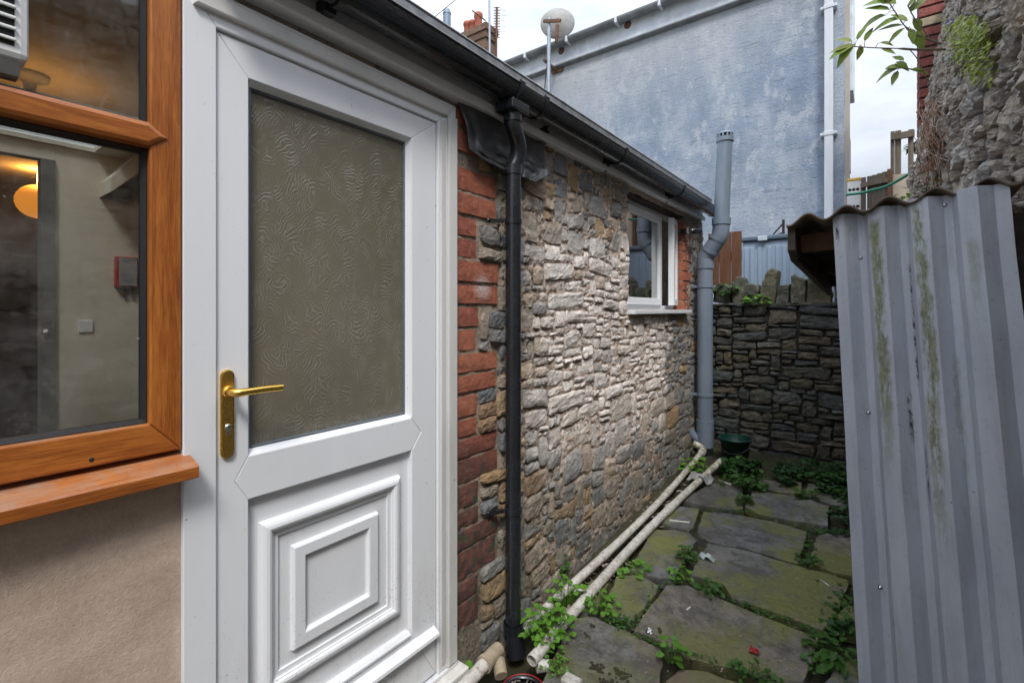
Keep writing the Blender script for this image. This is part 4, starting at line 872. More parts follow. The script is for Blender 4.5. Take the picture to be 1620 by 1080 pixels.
# fire blanket box, socket, lamp
a = atx(183, 405, xw + .05); b2 = atx(219, 455, xw + .05)
FB = thing('fire_blanket', 'red-edged fire blanket case with two black pull tabs on the cream room wall', 'fire blanket', (xw, (a.y + b2.y) / 2, b2.z))
MB().box((xw + .001, a.y, b2.z), (xw + .045, b2.y, a.z), .006).build('case', 'red_plastic', FB); MB().box((xw + .0455, a.y + .022, b2.z + .012), (xw + .05, b2.y - .008, a.z - .008), .002).build('cover', 'flap_grey', FB)
for f in (.45, .8): yy = a.y + (b2.y - a.y) * f; MB().box((xw + .012, yy - .011, b2.z - .075), (xw + .022, yy + .011, b2.z - .001), .002).build('pull_tab', 'gasket_black', FB)
a = atx(124, 507, xw + .01); b2 = atx(147, 525, xw + .01)
o = MB().box((xw + .001, a.y, b2.z), (xw + .012, b2.y, a.z), .003).build('wall_socket', 'fan_white', None); tag(o, 'white plastic wall socket low on the cream wall inside the room', 'socket')
lp = atx(59, 319, -4.25); LR = (lp - CAM).dot(FW) * 26 / F
LM = thing('pendant_lamp', 'lit orange paper globe lamp hanging in the dark room behind the window', 'lamp', (lp.x, lp.y, lp.z + LR))
mb = MB(); prof = [(max(.02, LR * math.sin(math.pi * i / 22)), -LR * math.cos(math.pi * i / 22)) for i in range(1, 22)]
mb.lathe([(r * (1.02 if i % 2 else .99), h) for i, (r, h) in enumerate(prof)], lp, 28).build('shade', 'lamp_paper', LM)
MB().tube([(lp.x, lp.y, lp.z + LR), (lp.x, lp.y, ceil)], .004, 8).build('cable', 'fan_white', LM)
def bulb(p, e):
    ld = bpy.data.lights.new('lamp_bulb', 'POINT'); ld.energy = e; ld.color = (1, .45, .10); ld.shadow_soft_size = .05; lo = bpy.data.objects.new('lamp_bulb', ld); COL.objects.link(lo); lo.location = p
bulb((lp.x + .05, lp.y, lp.z + LR + .06), 5)
cl_ = att(47, 118, 1.16 * F / (490 - 118)); cl_.z = ceil
CL = thing('ceiling_light', 'small lit ceiling light casting an orange glow in the upper window pane', 'ceiling light', cl_)
MB().lathe([(.075, 0), (.07, -.025), (.03, -.04), (.022, -.07), (.022, -.09), (0, -.09)], cl_, 24).build('ceiling_rose', 'fan_white', CL)
MB().lathe([(.0, -.19), (.025, -.185), (.036, -.16), (.032, -.125), (.018, -.0905)], cl_, 18).build('bulb', 'lamp_paper', CL)
bulb(cl_ + Vector((.0, .0, -.215)), 2.2)
# ------------------------------------------------------------------ extractor fan in the upper pane
fa = atx(47, 100, .035); fb = atx(40, 124, .02)
FN = thing('extractor_fan', 'grubby white window extractor fan with a slatted grille in the upper pane', 'fan', (0, .1, fb.z))
MB().box((-.027, -.25, fa.z), (.035, fa.y, fa.z + .34), .012).build('housing', 'fan_white', FN)
MB().sweep([(-.02, fb.z), (.018, fb.z), (.03, fa.z - .002), (-.02, fa.z - .002)], -.25, fa.y - .012).build('base', 'flap_grey', FN)
gy1 = atx(23, 50, .036).y; z = atx(23, 70, .036).z
MB().box((.0352, -.2, z - .004), (.0362, gy1, z + .27)).build('grille_opening', 'hole_black', FN)
for k in range(11):
    zz = z + .004 + k * .0205; MB().box((.0365, -.2, zz), (.0425, gy1 + .002, zz + .006), .0015).build('slat', 'fan_white', FN)

# ================================================================== BACK WALL
BW = thing('stone_wall', 'dark mossy drystone wall with upright coping stones closing the end of the yard', 'wall', (.8, 4.9, .2))
YW = 4.76
def bsize(x, z, rng):
    k = rng.random(); h = rng.uniform(.05, .10) if k < .5 else rng.uniform(.025, .05) if k < .9 else rng.uniform(.10, .14); return h, rng.uniform(1.7, 4.2)
rs = random.Random(33); ztw = H + .035
stb = [q for q in (trim(s, [(-1, -.06, -1, 3)]) for s in pack(-.02, 1.95, .1, ztw, bsize, rs)) if q]
warpB = lambda s, z: (s + .01 * n1(s * 3, z * 3, 17), z + .022 * n1(s * 2.3, z * 2, 13))
MB().grid(lambda u, v: (-.04 + u * 2.05, YW + .026 + .01 * n1(u * 30, v * 30, 4), .05 + v * (ztw - .05)), 60, 50).box((-.04, YW + .04, .05), (2.0, YW + .32, ztw - .005)).build('wall_core', 'mortar_dark', BW, fix=False)
masonry(BW, stb, lambda s, d, z: (s, YW - d, z), warpB, 'stone_dark', .022, .003, 300, 260, big=1400, roundk=.5, spin=.05)
ZC = lambda zx, zy, y: aty(1080 + zx / 3.177, 180 + zy / 3.177, y)
cop = [((150, 925), (148, 885), (165, 862), (215, 855), (238, 875), (240, 930)), ((248, 930), (240, 870), (262, 822), (300, 818), (312, 860), (296, 935)), ((292, 945), (305, 870), (330, 852), (380, 858), (378, 945)),
       ((385, 945), (392, 862), (420, 790), (452, 772), (478, 790), (470, 870), (462, 945)), ((468, 945), (470, 878), (492, 858), (535, 855), (533, 945)), ((538, 938), (542, 815), (562, 808), (620, 832), (618, 935)),
       ((622, 940), (625, 830), (652, 792), (690, 786), (735, 830), (752, 900), (748, 940)), ((758, 945), (762, 800), (800, 780), (850, 800), (850, 945)), ((860, 945), (862, 830), (900, 800), (960, 840), (960, 945))]
for k, poly in enumerate(cop):
    rng = random.Random(60 + k); y0_ = YW - .02 + rng.uniform(-.02, .02); dp = rng.uniform(.2, .27)
    P = [ZC(a, b + (22 if b > 905 else 0), y0_) for a, b in poly]; Q = []
    for i in range(len(P)):
        a_, b_ = P[i], P[(i + 1) % len(P)]
        for j in range(4): Q.append(a_.lerp(b_, j / 4) + Vector((rng.uniform(-1, 1), 0, rng.uniform(-1, 1))) * .006)
    c = sum(Q, Vector()) / len(Q); n = len(Q); vs = []
    for f, dy in ((.0, -.006), (.55, -.004), (.9, .0), (1.0, .022), (1.0, dp * .6), (.92, dp)):
        for q in Q: p = c.lerp(q, max(f, .001)); vs.append((p.x, p.y + dy + .016 * n1(p.x * 13, p.z * 13, k), p.z))
    fs = [(i * n + j, i * n + (j + 1) % n, (i + 1) * n + (j + 1) % n, (i + 1) * n + j) for i in range(5) for j in range(n)] + [tuple(range(5 * n, 6 * n))]
    MB().add(vs, fs).build('coping_stone', 'stone_mossy', BW)
cap = MB()                                          # thin slates bedded under the coping
for i, (a_, b_) in enumerate(((-.02, .25), (.22, .5), (.52, .83), (.8, 1.1), (1.12, 1.5), (1.5, 1.95))):
    rng = random.Random(i); z = ztw; MB().box((a_, YW - .035 + rng.uniform(-.01, .02), z + i % 2 * .004), (b_, YW + .28, z + .022 + i % 2 * .006), .005).build('slate', 'stone_mossy', BW)

# ================================================================== RIGHT WALL
RW = thing('stone_wall', 'tall rough grey rubble wall rising on the right above the corrugated lean-to', 'wall', (1.9, 2, 0))
def xr(y, z):
    zz = z - H; return 1.34 + .405 + (min(y, 6) - 2.2) * -.045 + max(0, zz - 1.1) * .163
YE = 5.9
def rsize(y, z, rng):
    k = rng.random(); h = rng.uniform(.07, .14) if k < .35 else rng.uniform(.03, .07); return h, rng.uniform(1.3, 3.0)
rs = random.Random(44); ZT = H + 2.95
def topz(y): return H + (2.9 if y > 2.9 else 1.75 + max(0, y - 1.6) * .88) + .09 * n1(y * 4, 2, 5)
stw = [q for q in pack(-1.6, YE, -.1, ZT, rsize, rs) if q[3] < topz((q[0] + q[1]) / 2) + .05 and (q[1] < YE - .10 - .1 * n1(1, q[2] * 4, 8) or q[1] > YE - .02 and n1(q[2] * 7, 3, 1) > -.2)]
warpR = lambda s, z: (s + .03 * n1(s * 2, z * 2, 27), z + .05 * n1(s * 1.4, z * 1.4, 23))
def mr_(u, v):
    y = -1.6 + u * (YE + 1.58); z = -.15 + v * (topz(y) + .13); return (xr(y, z) + .002 + .018 * n1(y * 8, z * 11, 6) + .020 * n1(y * 22, z * 27, 1) + .014 * n1(y * 52, z * 60, 1), y, z)
mm = MB(); mm.grid(lambda u, v: mr_(u * .52, v), 60, 60); mm.grid(lambda u, v: mr_(.52 + .48 * u, v), 200, 240)
def bk(y0_, y1_):
    z = min(topz(y0_), topz(y1_)) - .03
    vs = [(xr(y, zz) + d, y, zz) for y in (y0_, y1_) for zz in (-.15, H + .75, z) for d in (.05, .45)]
    mm.add(vs, [(0, 6, 8, 2), (2, 8, 10, 4), (1, 3, 9, 7), (3, 5, 11, 9), (4, 10, 11, 5), (6, 7, 9, 8), (8, 9, 11, 10), (0, 2, 3, 1), (2, 4, 5, 3)])
yy = -1.6
while yy < YE - .05: bk(yy, min(yy + .4, YE - .02)); yy += .4
mm.build('wall_core', 'mortar_grey', RW, fix=False)
masonry(RW, stw, lambda s, d, z: (xr(s, z) - d, s, z), warpR, 'stone_right', .034, .002, 400, 290, big=700, roundk=.4, rough=1.15, deep=.07)
# end face of the wall
rs = random.Random(46); ste = pack(0, .42, .75, ZT - .1, lambda y, z, r: (r.uniform(.05, .12), r.uniform(1.2, 2.4)), rs)
mb = MB()
for i, q in enumerate(ste):
    vs, fs = stone_geo(q, 900 + i, .03, .004, lambda s, d, z: (xr(YE, z) + s, YE - .03 + d, z), lambda s, z: (s, z)); mb.add(vs, fs)
tag(mb.build('end_stones', 'stone_right', RW), None, kind='stuff')
# ------------------------------------------------------------------ brick pier beyond the stone wall
PR = thing('brick_pier', 'square red brick pier with one pale course behind the end of the rubble wall', 'pier', (1.75, 6.1, .8))
YP = 5.93; a = aty(1454, 100, YP); bq = aty(1540, 100, YP); rng = random.Random(3); z = H + 1.52; k = 0
MB().box((a.x + .012, YP + .012, .78), (bq.x, YP + .42, H + 3.4)).build('core', 'mortar_dark', PR)
while z < H + 3.25:
    band = abs(z - aty(1470, 42, YP).z + .03) < .045
    parts = ((a.x, min(a.x + .19, bq.x)), (a.x + .2, bq.x)) if k % 2 else ((a.x, min(a.x + .4, bq.x)), (a.x + .41, bq.x))
    for p0, p1 in parts:
        if p1 > bq.x + .001 or p1 - p0 < .02: continue
        MB().box((p0 + rng.uniform(-.003, .003), YP + rng.uniform(-.004, .004), z), (p1, YP + .1, z + .076), .004).build('brick', 'pier_band' if band else 'brick_pier', PR)
    MB().box((a.x, YP + .11, z), (a.x + .1, YP + .33, z + .076), .004).build('brick', 'pier_band' if band else 'brick_pier', PR)
    z += .094; k += 1
# ================================================================== CORRUGATED LEAN-TO (right)
SH = thing('lean_to', 'lean-to shed of grey corrugated steel and a brown corrugated roof against the right wall', 'shed', (1.5, 2.3, 0))
A = att(1322, 345, 1.79); ez = (FW * .1316 + RT * .0316 + UP * .99).normalized(); ex = Vector((.963, -.271, 0)); ex = (ex - ez * ex.dot(ez)).normalized(); ey = ez.cross(ex)      # ey points away from the viewer
LW, LH = .452, 1.86; pitch = .1175
def prof_sheet():
    P = [(0, 0.001)]; x = .035
    k = 0
    pts = [(0, -.032)]
    o = .035
    while True:
        for dx, d in ((0, -.032), (.031, 0), (.052, 0), (.071, -.031), (.0875, -.032)):
            xx = o + dx
            if xx >= LW: pts.append((LW, pts[-1][1])); return pts
            pts.append((xx, d))
        o += pitch
pp = prof_sheet(); sh = MB()
fine = []
for (x0_, d0), (x1_, d1) in zip(pp, pp[1:]):
    fine.append((x0_, d0))
fine.append(pp[-1]); NV = 24; vs = []
for side in (0, .0025):
    for j in range(NV + 1):
        v = j / NV
        for x, d in fine:
            bow = .004 * math.sin(v * 7 + x * 9) + .003 * n1(x * 6, v * 5, 1)
            vs.append((x + .002 * n1(v * 9, x, 3), d + side + bow, -v * LH + (.004 * math.sin(x * 40) if j == NV else 0)))
n = len(fine); N2 = n * (NV + 1)
fs = [(j * n + i, j * n + i + 1, (j + 1) * n + i + 1, (j + 1) * n + i) for j in range(NV) for i in range(n - 1)]; fs += [tuple(N2 + i for i in f[::-1]) for f in fs]
for j in range(NV): fs += [(j * n, (j + 1) * n, N2 + (j + 1) * n, N2 + j * n), (j * n + n - 1, N2 + j * n + n - 1, N2 + (j + 1) * n + n - 1, (j + 1) * n + n - 1)]
for i in range(n - 1): fs += [(i, N2 + i, N2 + i + 1, i + 1), (NV * n + i, NV * n + i + 1, N2 + NV * n + i + 1, N2 + NV * n + i)]
sh.add(vs, fs); me = sh.mesh('wall_sheet', 'painted_steel_sheet'); ob = bpy.data.objects.new('wall_sheet', me); COL.objects.link(ob)
Mx = Matrix((ex, ey, ez)).transposed().to_4x4(); Mx.translation = A; ob.parent = SH; ob.matrix_world = Mx
ob.location = A - Vector(SH.location); ob.rotation_euler = Mx.to_euler()
for sx, szz, d in ((.078, -.17, -.03), (.072, -.70, -.03), (.073, -1.25, -.03), (.31, -.04, -.03)):
    c = A + ex * sx + ez * szz + ey * (d + .004); mb = MB(); mb.lathe([(.007, 0), (.007, .0015), (.0045, .003), (.004, .007), (0, .008)], c, 10, -ey); mb.build('screw', 'steel', SH)
# roof sheet: corrugations run along the yard, front edge wavy
def roofz(x, y): return H + .335 + .075 * (x - 1.06) - .053 * (y - 2.1)
xl, xr_ = 1.058, 1.685
def yfront(x): return 2.11 - .16 * (x - 1.06)
def rooff(u, v):
    x = xl + u * (xr_ - xl); y = yfront(x) + v * (4.0 - yfront(x)); ph = 2 * math.pi * (x - 1.128) / .1185
    return (x, y, roofz(x, y) + .017 * math.cos(ph) + .004 * n1(x * 4, y * 4, 2))
rf = MB(); rf.grid(rooff, 84, 16); o = rf.build('roof_sheet', 'roof_brown', SH); md = o.modifiers.new('thickness', 'SOLIDIFY'); md.thickness = .007; md.offset = 0
# timbers under the roof
p0 = Vector((1.067, 2.135, 0)); p1 = Vector((1.067, 3.97, 0))
t = MB(); t.add([(xx, y, roofz(1.067, y) + dz) for y, lo_ in ((2.13, -.105), (2.22, -.135), (3.98, -.135)) for xx in (1.060, 1.085) for dz in (-.018, lo_)], [(0, 4, 6, 2), (1, 3, 7, 5), (0, 1, 5, 4), (2, 6, 7, 3), (4, 8, 10, 6), (5, 7, 11, 9), (4, 5, 9, 8), (6, 10, 11, 7), (0, 2, 3, 1), (8, 9, 11, 10)]); t.build('barge_board', 'dark_timber', SH)
for y, c_ in ((2.32, 'timber_rafter'), (3.1, 'dark_timber'), (3.85, 'dark_timber')):
    t = MB(); a_ = Vector((1.086, y, roofz(1.086, y) - .055)); b_ = Vector((1.72, y, roofz(1.72, y) - .055)); t.bar(a_, b_, .05, .07); t.build('rafter', c_, SH)
MB().box((1.64, 2.1, 0), (1.70, 2.16, roofz(1.66, 2.1) - .1)).build('post', 'dark_timber', SH)
MB().box((1.60, 3.78, gz(3.8) - .03), (1.65, 3.83, roofz(1.6, 3.8) - .09)).build('post', 'dark_timber', SH)

# ================================================================== SOIL PIPE in the corner
SP = thing('soil_pipe', 'thick blue-grey soil pipe with a vented cap rising past the gutter in the corner', 'soil pipe', (.11, 4.45, .2))
def at_y(px, py, y): return aty(px, py, y)
ys_ = 4.46; b0 = aty(1115.5, 660, ys_); rp = .066
xb = b0.x; ztop1 = aty(1115, 428, ys_).z; ztop0 = aty(1115, 715, ys_).z
zz = lambda py: aty(1116, py, ys_).z
e1 = aty(1115, 412, ys_); e2 = aty(1139, 372, ys_ - .02); e3 = aty(1141, 352, ys_ - .02); e4 = aty(1147, 222, ys_ - .02)
MB().tube([(xb, ys_, zz(692)), e1], rp, 28).build('pipe', 'grey_pipe', SP)
MB().tube([(xb, ys_, zz(410)), (xb, ys_, zz(425))], rp * 1.1, 28).tube(smoothpath([(xb, ys_, zz(412)), e1 + Vector((.008, 0, .03)), e1.lerp(e2, .55), e2, e3], 6), rp * 1.06, 28).build('offset_bend', 'grey_pipe', SP)
mid1 = e1.lerp(e2, .38); dirn = (e2 - e1).normalized()
MB().tube([mid1 - dirn * .012, mid1 + dirn * .012], rp * 1.16, 28).tube([e1.lerp(e2, .85) - dirn * .01, e1.lerp(e2, .85) + dirn * .01], rp * 1.15, 28).tube([e3 - Vector((0, 0, .02)), e3 + Vector((.002, 0, .035))], rp * 1.17, 28).build('coupling', 'grey_pipe', SP)
top = e4; MB().tube([e3, top], [rp, rp * .93], 28).build('vent_pipe', 'grey_pipe', SP)
cap = MB(); cap.tube([top - Vector((0, 0, .015)), top + Vector((0, 0, .02))], rp * 1.08, 28); cap.tube([top + Vector((0, 0, .052)), top + Vector((0, 0, .066))], [rp * .98, rp * .82], 28)
for k in range(12): a_ = 2 * math.pi * k / 12; c = top + Vector((math.cos(a_) * rp * .94, math.sin(a_) * rp * .94, .036)); cap.obox(c, Vector((math.cos(a_), math.sin(a_), 0)), Vector((-math.sin(a_), math.cos(a_), 0)), UP, .006, .007, .018)
cap.build('vent_cap', 'grey_pipe', SP); MB().tube([top + Vector((0, 0, .02)), top + Vector((0, 0, .053))], rp * .7, 20).build('cap_inside', 'hole_black', SP)
for py in (453, 624):
    z = zz(py); MB().tube([(xb, ys_, z - .012), (xb, ys_, z + .012)], rp * 1.09, 28).bar((xb - rp * .8, ys_ - .02, z), (.0, ys_ - .02, z), .03, .022).build('bracket', 'grey_pipe', SP)
MB().tube([(xb, ys_, zz(664)), (xb, ys_, zz(680))], rp * 1.12, 28).tube([(xb, ys_, zz(678)), (xb, ys_, zz(706))], rp * 1.09, 28).tube(smoothpath([(xb - .115, ys_ - .05, zz(686) + .03), (xb - .09, ys_ - .04, zz(690)), (xb - .03, ys_ - .01, zz(700))], 5), .036, 20).build('access_junction', 'grey_pipe', SP)
MB().tube([(xb, ys_, zz(705)), (xb, ys_, zz(735))], rp * .98, 24).build('ground_socket', 'hole_black', SP)
# dark waste-pipe end under the eaves next to it
q = atx(1103, 366, .10); EP = thing('waste_pipe', 'short dark waste pipe elbow tucked under the end of the eaves', 'pipe', q)
MB().tube(smoothpath([(-.02, q.y - .05, q.z), (.05, q.y - .05, q.z), (.085, q.y - .03, q.z - .0), (.10, q.y + .06, q.z + .01)], 5), .026, 14).build('elbow', 'black_plastic', EP); MB().tube([(.035, q.y - .05, q.z), (.05, q.y - .05, q.z)], .034, 16).build('collar', 'old_white_pipe', EP)

# ================================================================== LOOSE WHITE PIPES on the ground
def gp(px, py, up=.03): return atg(px, py, up)
P1 = [gp(841, 1046), gp(897, 979), gp(957, 915), gp(985, 877), gp(1027.5, 835), gp(1063, 799), gp(1101, 767), gp(1140, 730)]
def relax(P):
    for _ in range(3): P[1:-1] = [P[i - 1] * .25 + P[i] * .5 + P[i + 1] * .25 for i in range(1, len(P) - 1)]
relax(P1)
for p in P1: p.z = gz(p.y) + .034
LP = thing('waste_pipe', 'long white plastic waste pipe on the flagstones, its open end by the downpipe foot', 'pipe', P1[0], 'white pipes lying along the wall foot')
sp_ = smoothpath(P1, 6); MB().hollow(sp_, .0240, .003, 20).build('pipe', 'old_white_pipe', LP)
MB().tube([sp_[0] + Vector((.012, .02, -.03)), sp_[0] + Vector((.035, .05, -.032)), sp_[0] + Vector((.055, .055, -.03))], .023, 16).build('elbow', 'old_white_pipe', LP)
MB().hollow([sp_[28], sp_[29]], .0272, .003, 20).build('collar', 'old_white_pipe', LP)
P2 = [gp(826, 1000), gp(858, 965), gp(894, 939), gp(922, 911), gp(978, 858), gp(1029, 816), gp(1063, 779), gp(1112, 714)]
relax(P2)
for p in P2: p.z = gz(p.y) + .036; p.x = max(p.x, .045)
LP2 = thing('waste_pipe', 'white waste pipe closest to the stone wall, ending in an elbow by the soil pipe', 'pipe', P2[0], 'white pipes lying along the wall foot')
sp2 = smoothpath(P2, 6); MB().hollow(sp2, .0215, .003, 18).build('pipe', 'old_white_pipe', LP2)
el = sp2[-1]; MB().tube(smoothpath([el - (sp2[-1] - sp2[-3]).normalized() * .05, el, el + Vector((-.03, .03, .02)), el + Vector((-.09, .02, .045))], 5), .030, 16).build('elbow', 'old_white_pipe', LP2)
for k in (20, 33): MB().hollow([sp2[k], sp2[k + 1]], .0246, .003, 18).build('collar', 'old_white_pipe', LP2)
P3 = [atg(735, 1090, .04), atg(768, 1052, .04), atg(785, 1034, .04)]
for p in P3: p.x = max(p.x, .045); p.z = gz(p.y) + .05
LP3 = thing('waste_pipe', 'short white waste pipe with a beige elbow beside the doorstep', 'pipe', P3[1], 'white pipes lying along the wall foot')
dd = (P3[2] - P3[0]).normalized()
MB().tube([P3[0] - dd * .3, P3[1]], .026, 18).build('pipe', 'old_white_pipe', LP3); MB().tube([P3[1] - dd * .01, P3[2], P3[2] + dd * .018], [.031, .031, .029], 18).tube([P3[2] + dd * .0 + Vector((.02, -.01, -.02)), P3[2] + Vector((.062, -.045, -.045))], .026, 16).tube([P3[1] - dd * .012, P3[1] + dd * .004], .0345, 18).build('elbow', 'pier_band', LP3)
# gully with a red-rimmed cover under the downpipe shoe
gc = atg(828, 1075, .0); gc.x = max(.10, gc.x); gc.z = gz(gc.y) - .05
GU = thing('drain_gully', 'round drain gully with a red rim full of dead leaves under the downpipe', 'drain', gc)
MB().lathe([(.068, .004), (.074, .012), (.080, .012), (.084, .004), (.084, -.03)], gc, 36).build('rim', 'black_plastic', GU)
mb = MB(); mb.tube([gc + Vector((math.cos(2 * math.pi * k / 36) * .086, math.sin(2 * math.pi * k / 36) * .086, .008)) for k in range(37)], .0035, 8, False); mb.build('seal_ring', 'red_plastic', GU)
MB().lathe([(.07, -.012), (.0, -.012)], gc, 24).build('sump', 'hole_black', GU)
rng = random.Random(77); mb = MB()
for k in range(46):
    a_ = rng.uniform(0, 6.28); r_ = .066 * math.sqrt(rng.random()); c = gc + Vector((math.cos(a_) * r_, math.sin(a_) * r_, rng.uniform(-.008, .018))); u = Vector((rng.uniform(-1, 1), rng.uniform(-1, 1), rng.uniform(-.5, .5))).normalized(); v = u.orthogonal().normalized(); s = rng.uniform(.007, .02)
    mb.add([c - u * s, c + v * s * .4, c + u * s, c - v * s * .5 + UP * .004], [(0, 1, 2, 3)])
tag(mb.build('dead_leaves', 'dry_grey', GU), None, kind='stuff')
q = atg(903, 1083, .01); o = MB().box(q - Vector((.035, .02, .02)), q + Vector((.035, .03, .022)), .004).build('pipe_offcut', 'old_white_pipe'); tag(o, 'square white plastic offcut at the bottom edge right of the drain', 'offcut')
# green bucket
bc = atg(1162, 726, 0); bc = aty(1163, 726, 4.40); bc.z = gz(4.40) - .01
BK = thing('bucket', 'dark green plastic bucket beside the foot of the soil pipe', 'bucket', bc)
r0, hB = .10, .165
MB().lathe([(0, .004), (r0, .004), (r0 * 1.22, hB), (r0 * 1.32, hB), (r0 * 1.32, hB - .015), (r0 * 1.27, hB - .012), (r0 * 1.25, hB - .01)], bc, 28).lathe([(r0 * 1.2, hB), (r0 * .95, .02), (0, .02)], bc, 28).build('body', 'green_bucket', BK)
MB().tube([bc + Vector((math.cos(t_) * r0 * 1.34, -.02 - math.sin(t_) * .11, hB - .01 - math.sin(t_) * .1)) for t_ in [math.pi * i / 14 for i in range(15)]], .003, 6).build('handle', 'gasket_black', BK)

# ================================================================== BEYOND THE BACK WALL
YH = 7.0
HS = thing('rendered_house', 'tall neighbouring house with a stained blue-grey render wall and white eaves band', 'house', (-2, YH, .78))
hx1 = aty(1336, 300, YH).x; hx0 = -4.75; zg_ = aty(980, 31, YH - .1).z; zm_ = aty(980, 76, YH).z
slant = -1.35
hb = MB(); hb.add([(x, y, z) for z in (.6, zm_ + .45) for x, y in ((hx0, YH), (hx1, YH), (hx1 + slant, YH + 6.5), (hx0, YH + 6.5))], [(0, 1, 5, 4), (1, 2, 6, 5), (2, 3, 7, 6), (3, 0, 4, 7), (4, 5, 6, 7), (0, 3, 2, 1)]); hb.build('wall', 'house_render', HS)
MB().box((hx0, YH - .03, zm_ + .051), (hx1, YH - .002, zg_ + .0), .005).build('fascia', 'house_trim', HS)
MB().sweep([(0, 0), (-.05, .01), (-.075, .03), (-.075, .048), (0, .05)], 0, hx1 - hx0, Matrix(((0, 1, 0, hx0), (1, 0, 0, YH - .002), (0, 0, 1, zm_), (0, 0, 0, 1)))).build('moulding', 'house_gutter', HS)
mg = MB(); gp_ = [(-.09 + .075 * math.cos(a_), .075 * math.sin(a_)) for a_ in [math.pi + math.pi * i / 10 for i in range(11)]] + [(-.09 + .066 * math.cos(a_), .066 * math.sin(a_)) for a_ in [2 * math.pi - math.pi * i / 10 for i in range(11)]]
mg.sweep(gp_, 0, hx1 - hx0 + .05, Matrix(((0, 1, 0, hx0), (1, 0, 0, YH - .03), (0, 0, 1, zg_), (0, 0, 0, 1)))); gut = mg.build('gutter', 'house_gutter', HS)
for px in (840, 905, 982, 1050):
    x = aty(px, 50, YH).x; MB().box((x - .02, YH - .205, zg_ - .09), (x + .02, YH - .032, zg_ + .01), .01).build('bracket', 'house_white', gut)
for px, py in ((888, 81), (993, 40)):
    p = aty(px, py, YH - .031); MB().lathe([(0, .02), (.05, .015), (.06, 0)], p, 14, (0, -1, 0)).build('wall_plug', 'rust', HS)
rfh = MB(); rfh.add([(hx0 - .1, YH - .12, zg_ + .02), (hx1 + .1, YH - .12, zg_ + .02), (hx1 + slant / 2, YH + 3.2, zg_ + 1.5), (hx0 - .1, YH + 3.2, zg_ + 1.5), (hx0 - .1, YH + 6.6, zg_ + .02), (hx1 + slant + .05, YH + 6.6, zg_ + .02)], [(0, 1, 2, 3), (3, 2, 5, 4), (0, 3, 4), (1, 5, 2), (0, 4, 5, 1)]); rfh.build('roof', 'slate_roof', HS)
d0 = aty(1311, 100, YH - .08); hd = MB(); hd.box((d0.x - .045, YH - .115, .75), (d0.x + .045, YH - .02, zg_ - .06), .012); dpp = hd.build('downpipe', 'house_white', HS)
for py in (12, 212): z = aty(1311, py, YH - .08).z; MB().box((d0.x - .085, YH - .10, z - .015), (d0.x + .085, YH - .001, z + .02), .006).box((d0.x - .052, YH - .122, z - .025), (d0.x + .052, YH - .016, z + .025), .006).build('clip', 'house_white', dpp)
MB().box((hx1 + .001, YH - .004, .7), (hx1 + .05, YH + .12, zg_ - .01), .004).build('corner_board', 'pale_side', HS)
# oriel on the side wall and a small lower one, seen edge on
for (px, py0, py1, dep, nm) in ((1350, -60, 143, .26, 'oriel'), (1343.5, 207, 262, .16, 'window_hood')):
    yy = YH + .9 if nm == 'oriel' else YH + .7; p = aty(px, py1, yy); pt_ = aty(px, py0, yy)
    MB().box((hx1 - .3, yy, p.z), (p.x, yy + .5, pt_.z), .01).build(nm, 'soffit_brown' if nm != 'oriel' else 'house_trim', HS)
# satellite dish on its pole
pb_ = aty(868, 145, YH - .45); ptp = aty(868.5, 29, YH - .45)
DS = thing('satellite_dish', 'pale oval satellite dish on a galvanised pole bracketed to the blue-grey house', 'satellite dish', pb_)
MB().tube([pb_ - Vector((0, 0, .5)), ptp], .032, 14).build('pole', 'galv', DS)
dc = aty(882, 37, YH - .12); rd = (dc - CAM).dot(FW) * 26.5 / F
nrm = (FW * .95 - UP * .12 + RT * .08).normalized(); dm = MB()
dm.lathe([(0.001, -.10)] + [(rd * i / 8, -.10 + .10 * (i / 8) ** 2) for i in range(1, 9)] + [(rd * 1.02, .008), (rd, .012)] + [(rd * i / 8, -.086 + .10 * (i / 8) ** 2) for i in range(8, 0, -1)], dc, 36, nrm); dm.build('dish', 'dish_grey', DS)
e_ = dc - nrm * .10; q1, q2, q3 = [aty(a_, b_, YH - .48) for a_, b_ in ((860, 34), (887, 33), (882, 40))]; q4 = aty(881, 57, YH - .5); MB().bar(q1, q2, .03, .045).bar(q3, q4, .05, .03, (0, 1, 0)).bar((q3 + q4) / 2, e_, .03, .03).build('dish_mount', 'rust', DS)
MB().tube([q4, aty(880, 68, YH - .5)], [.035, .022], 8).build('feed_horn', 'rust', DS)
mt = aty(868, 97, YH - .45); w0 = aty(881, 112, YH); MB().bar(mt + Vector((-.06, -.05, .02)), Vector((w0.x, YH - .02, w0.z)), .035, .035).box((w0.x - .08, YH - .03, w0.z - .045), (w0.x + .13, YH - .004, w0.z + .01)).build('wall_bracket', 'rust', DS)
MB().tube(smoothpath([ptp - Vector((-.02, 0, .4)), mt + Vector((-.04, 0, -.1)), mt + Vector((-.09, .02, -.45)), mt + Vector((-.14, .1, -.8))], 5), .008, 6).build('cable', 'gasket_black', DS)
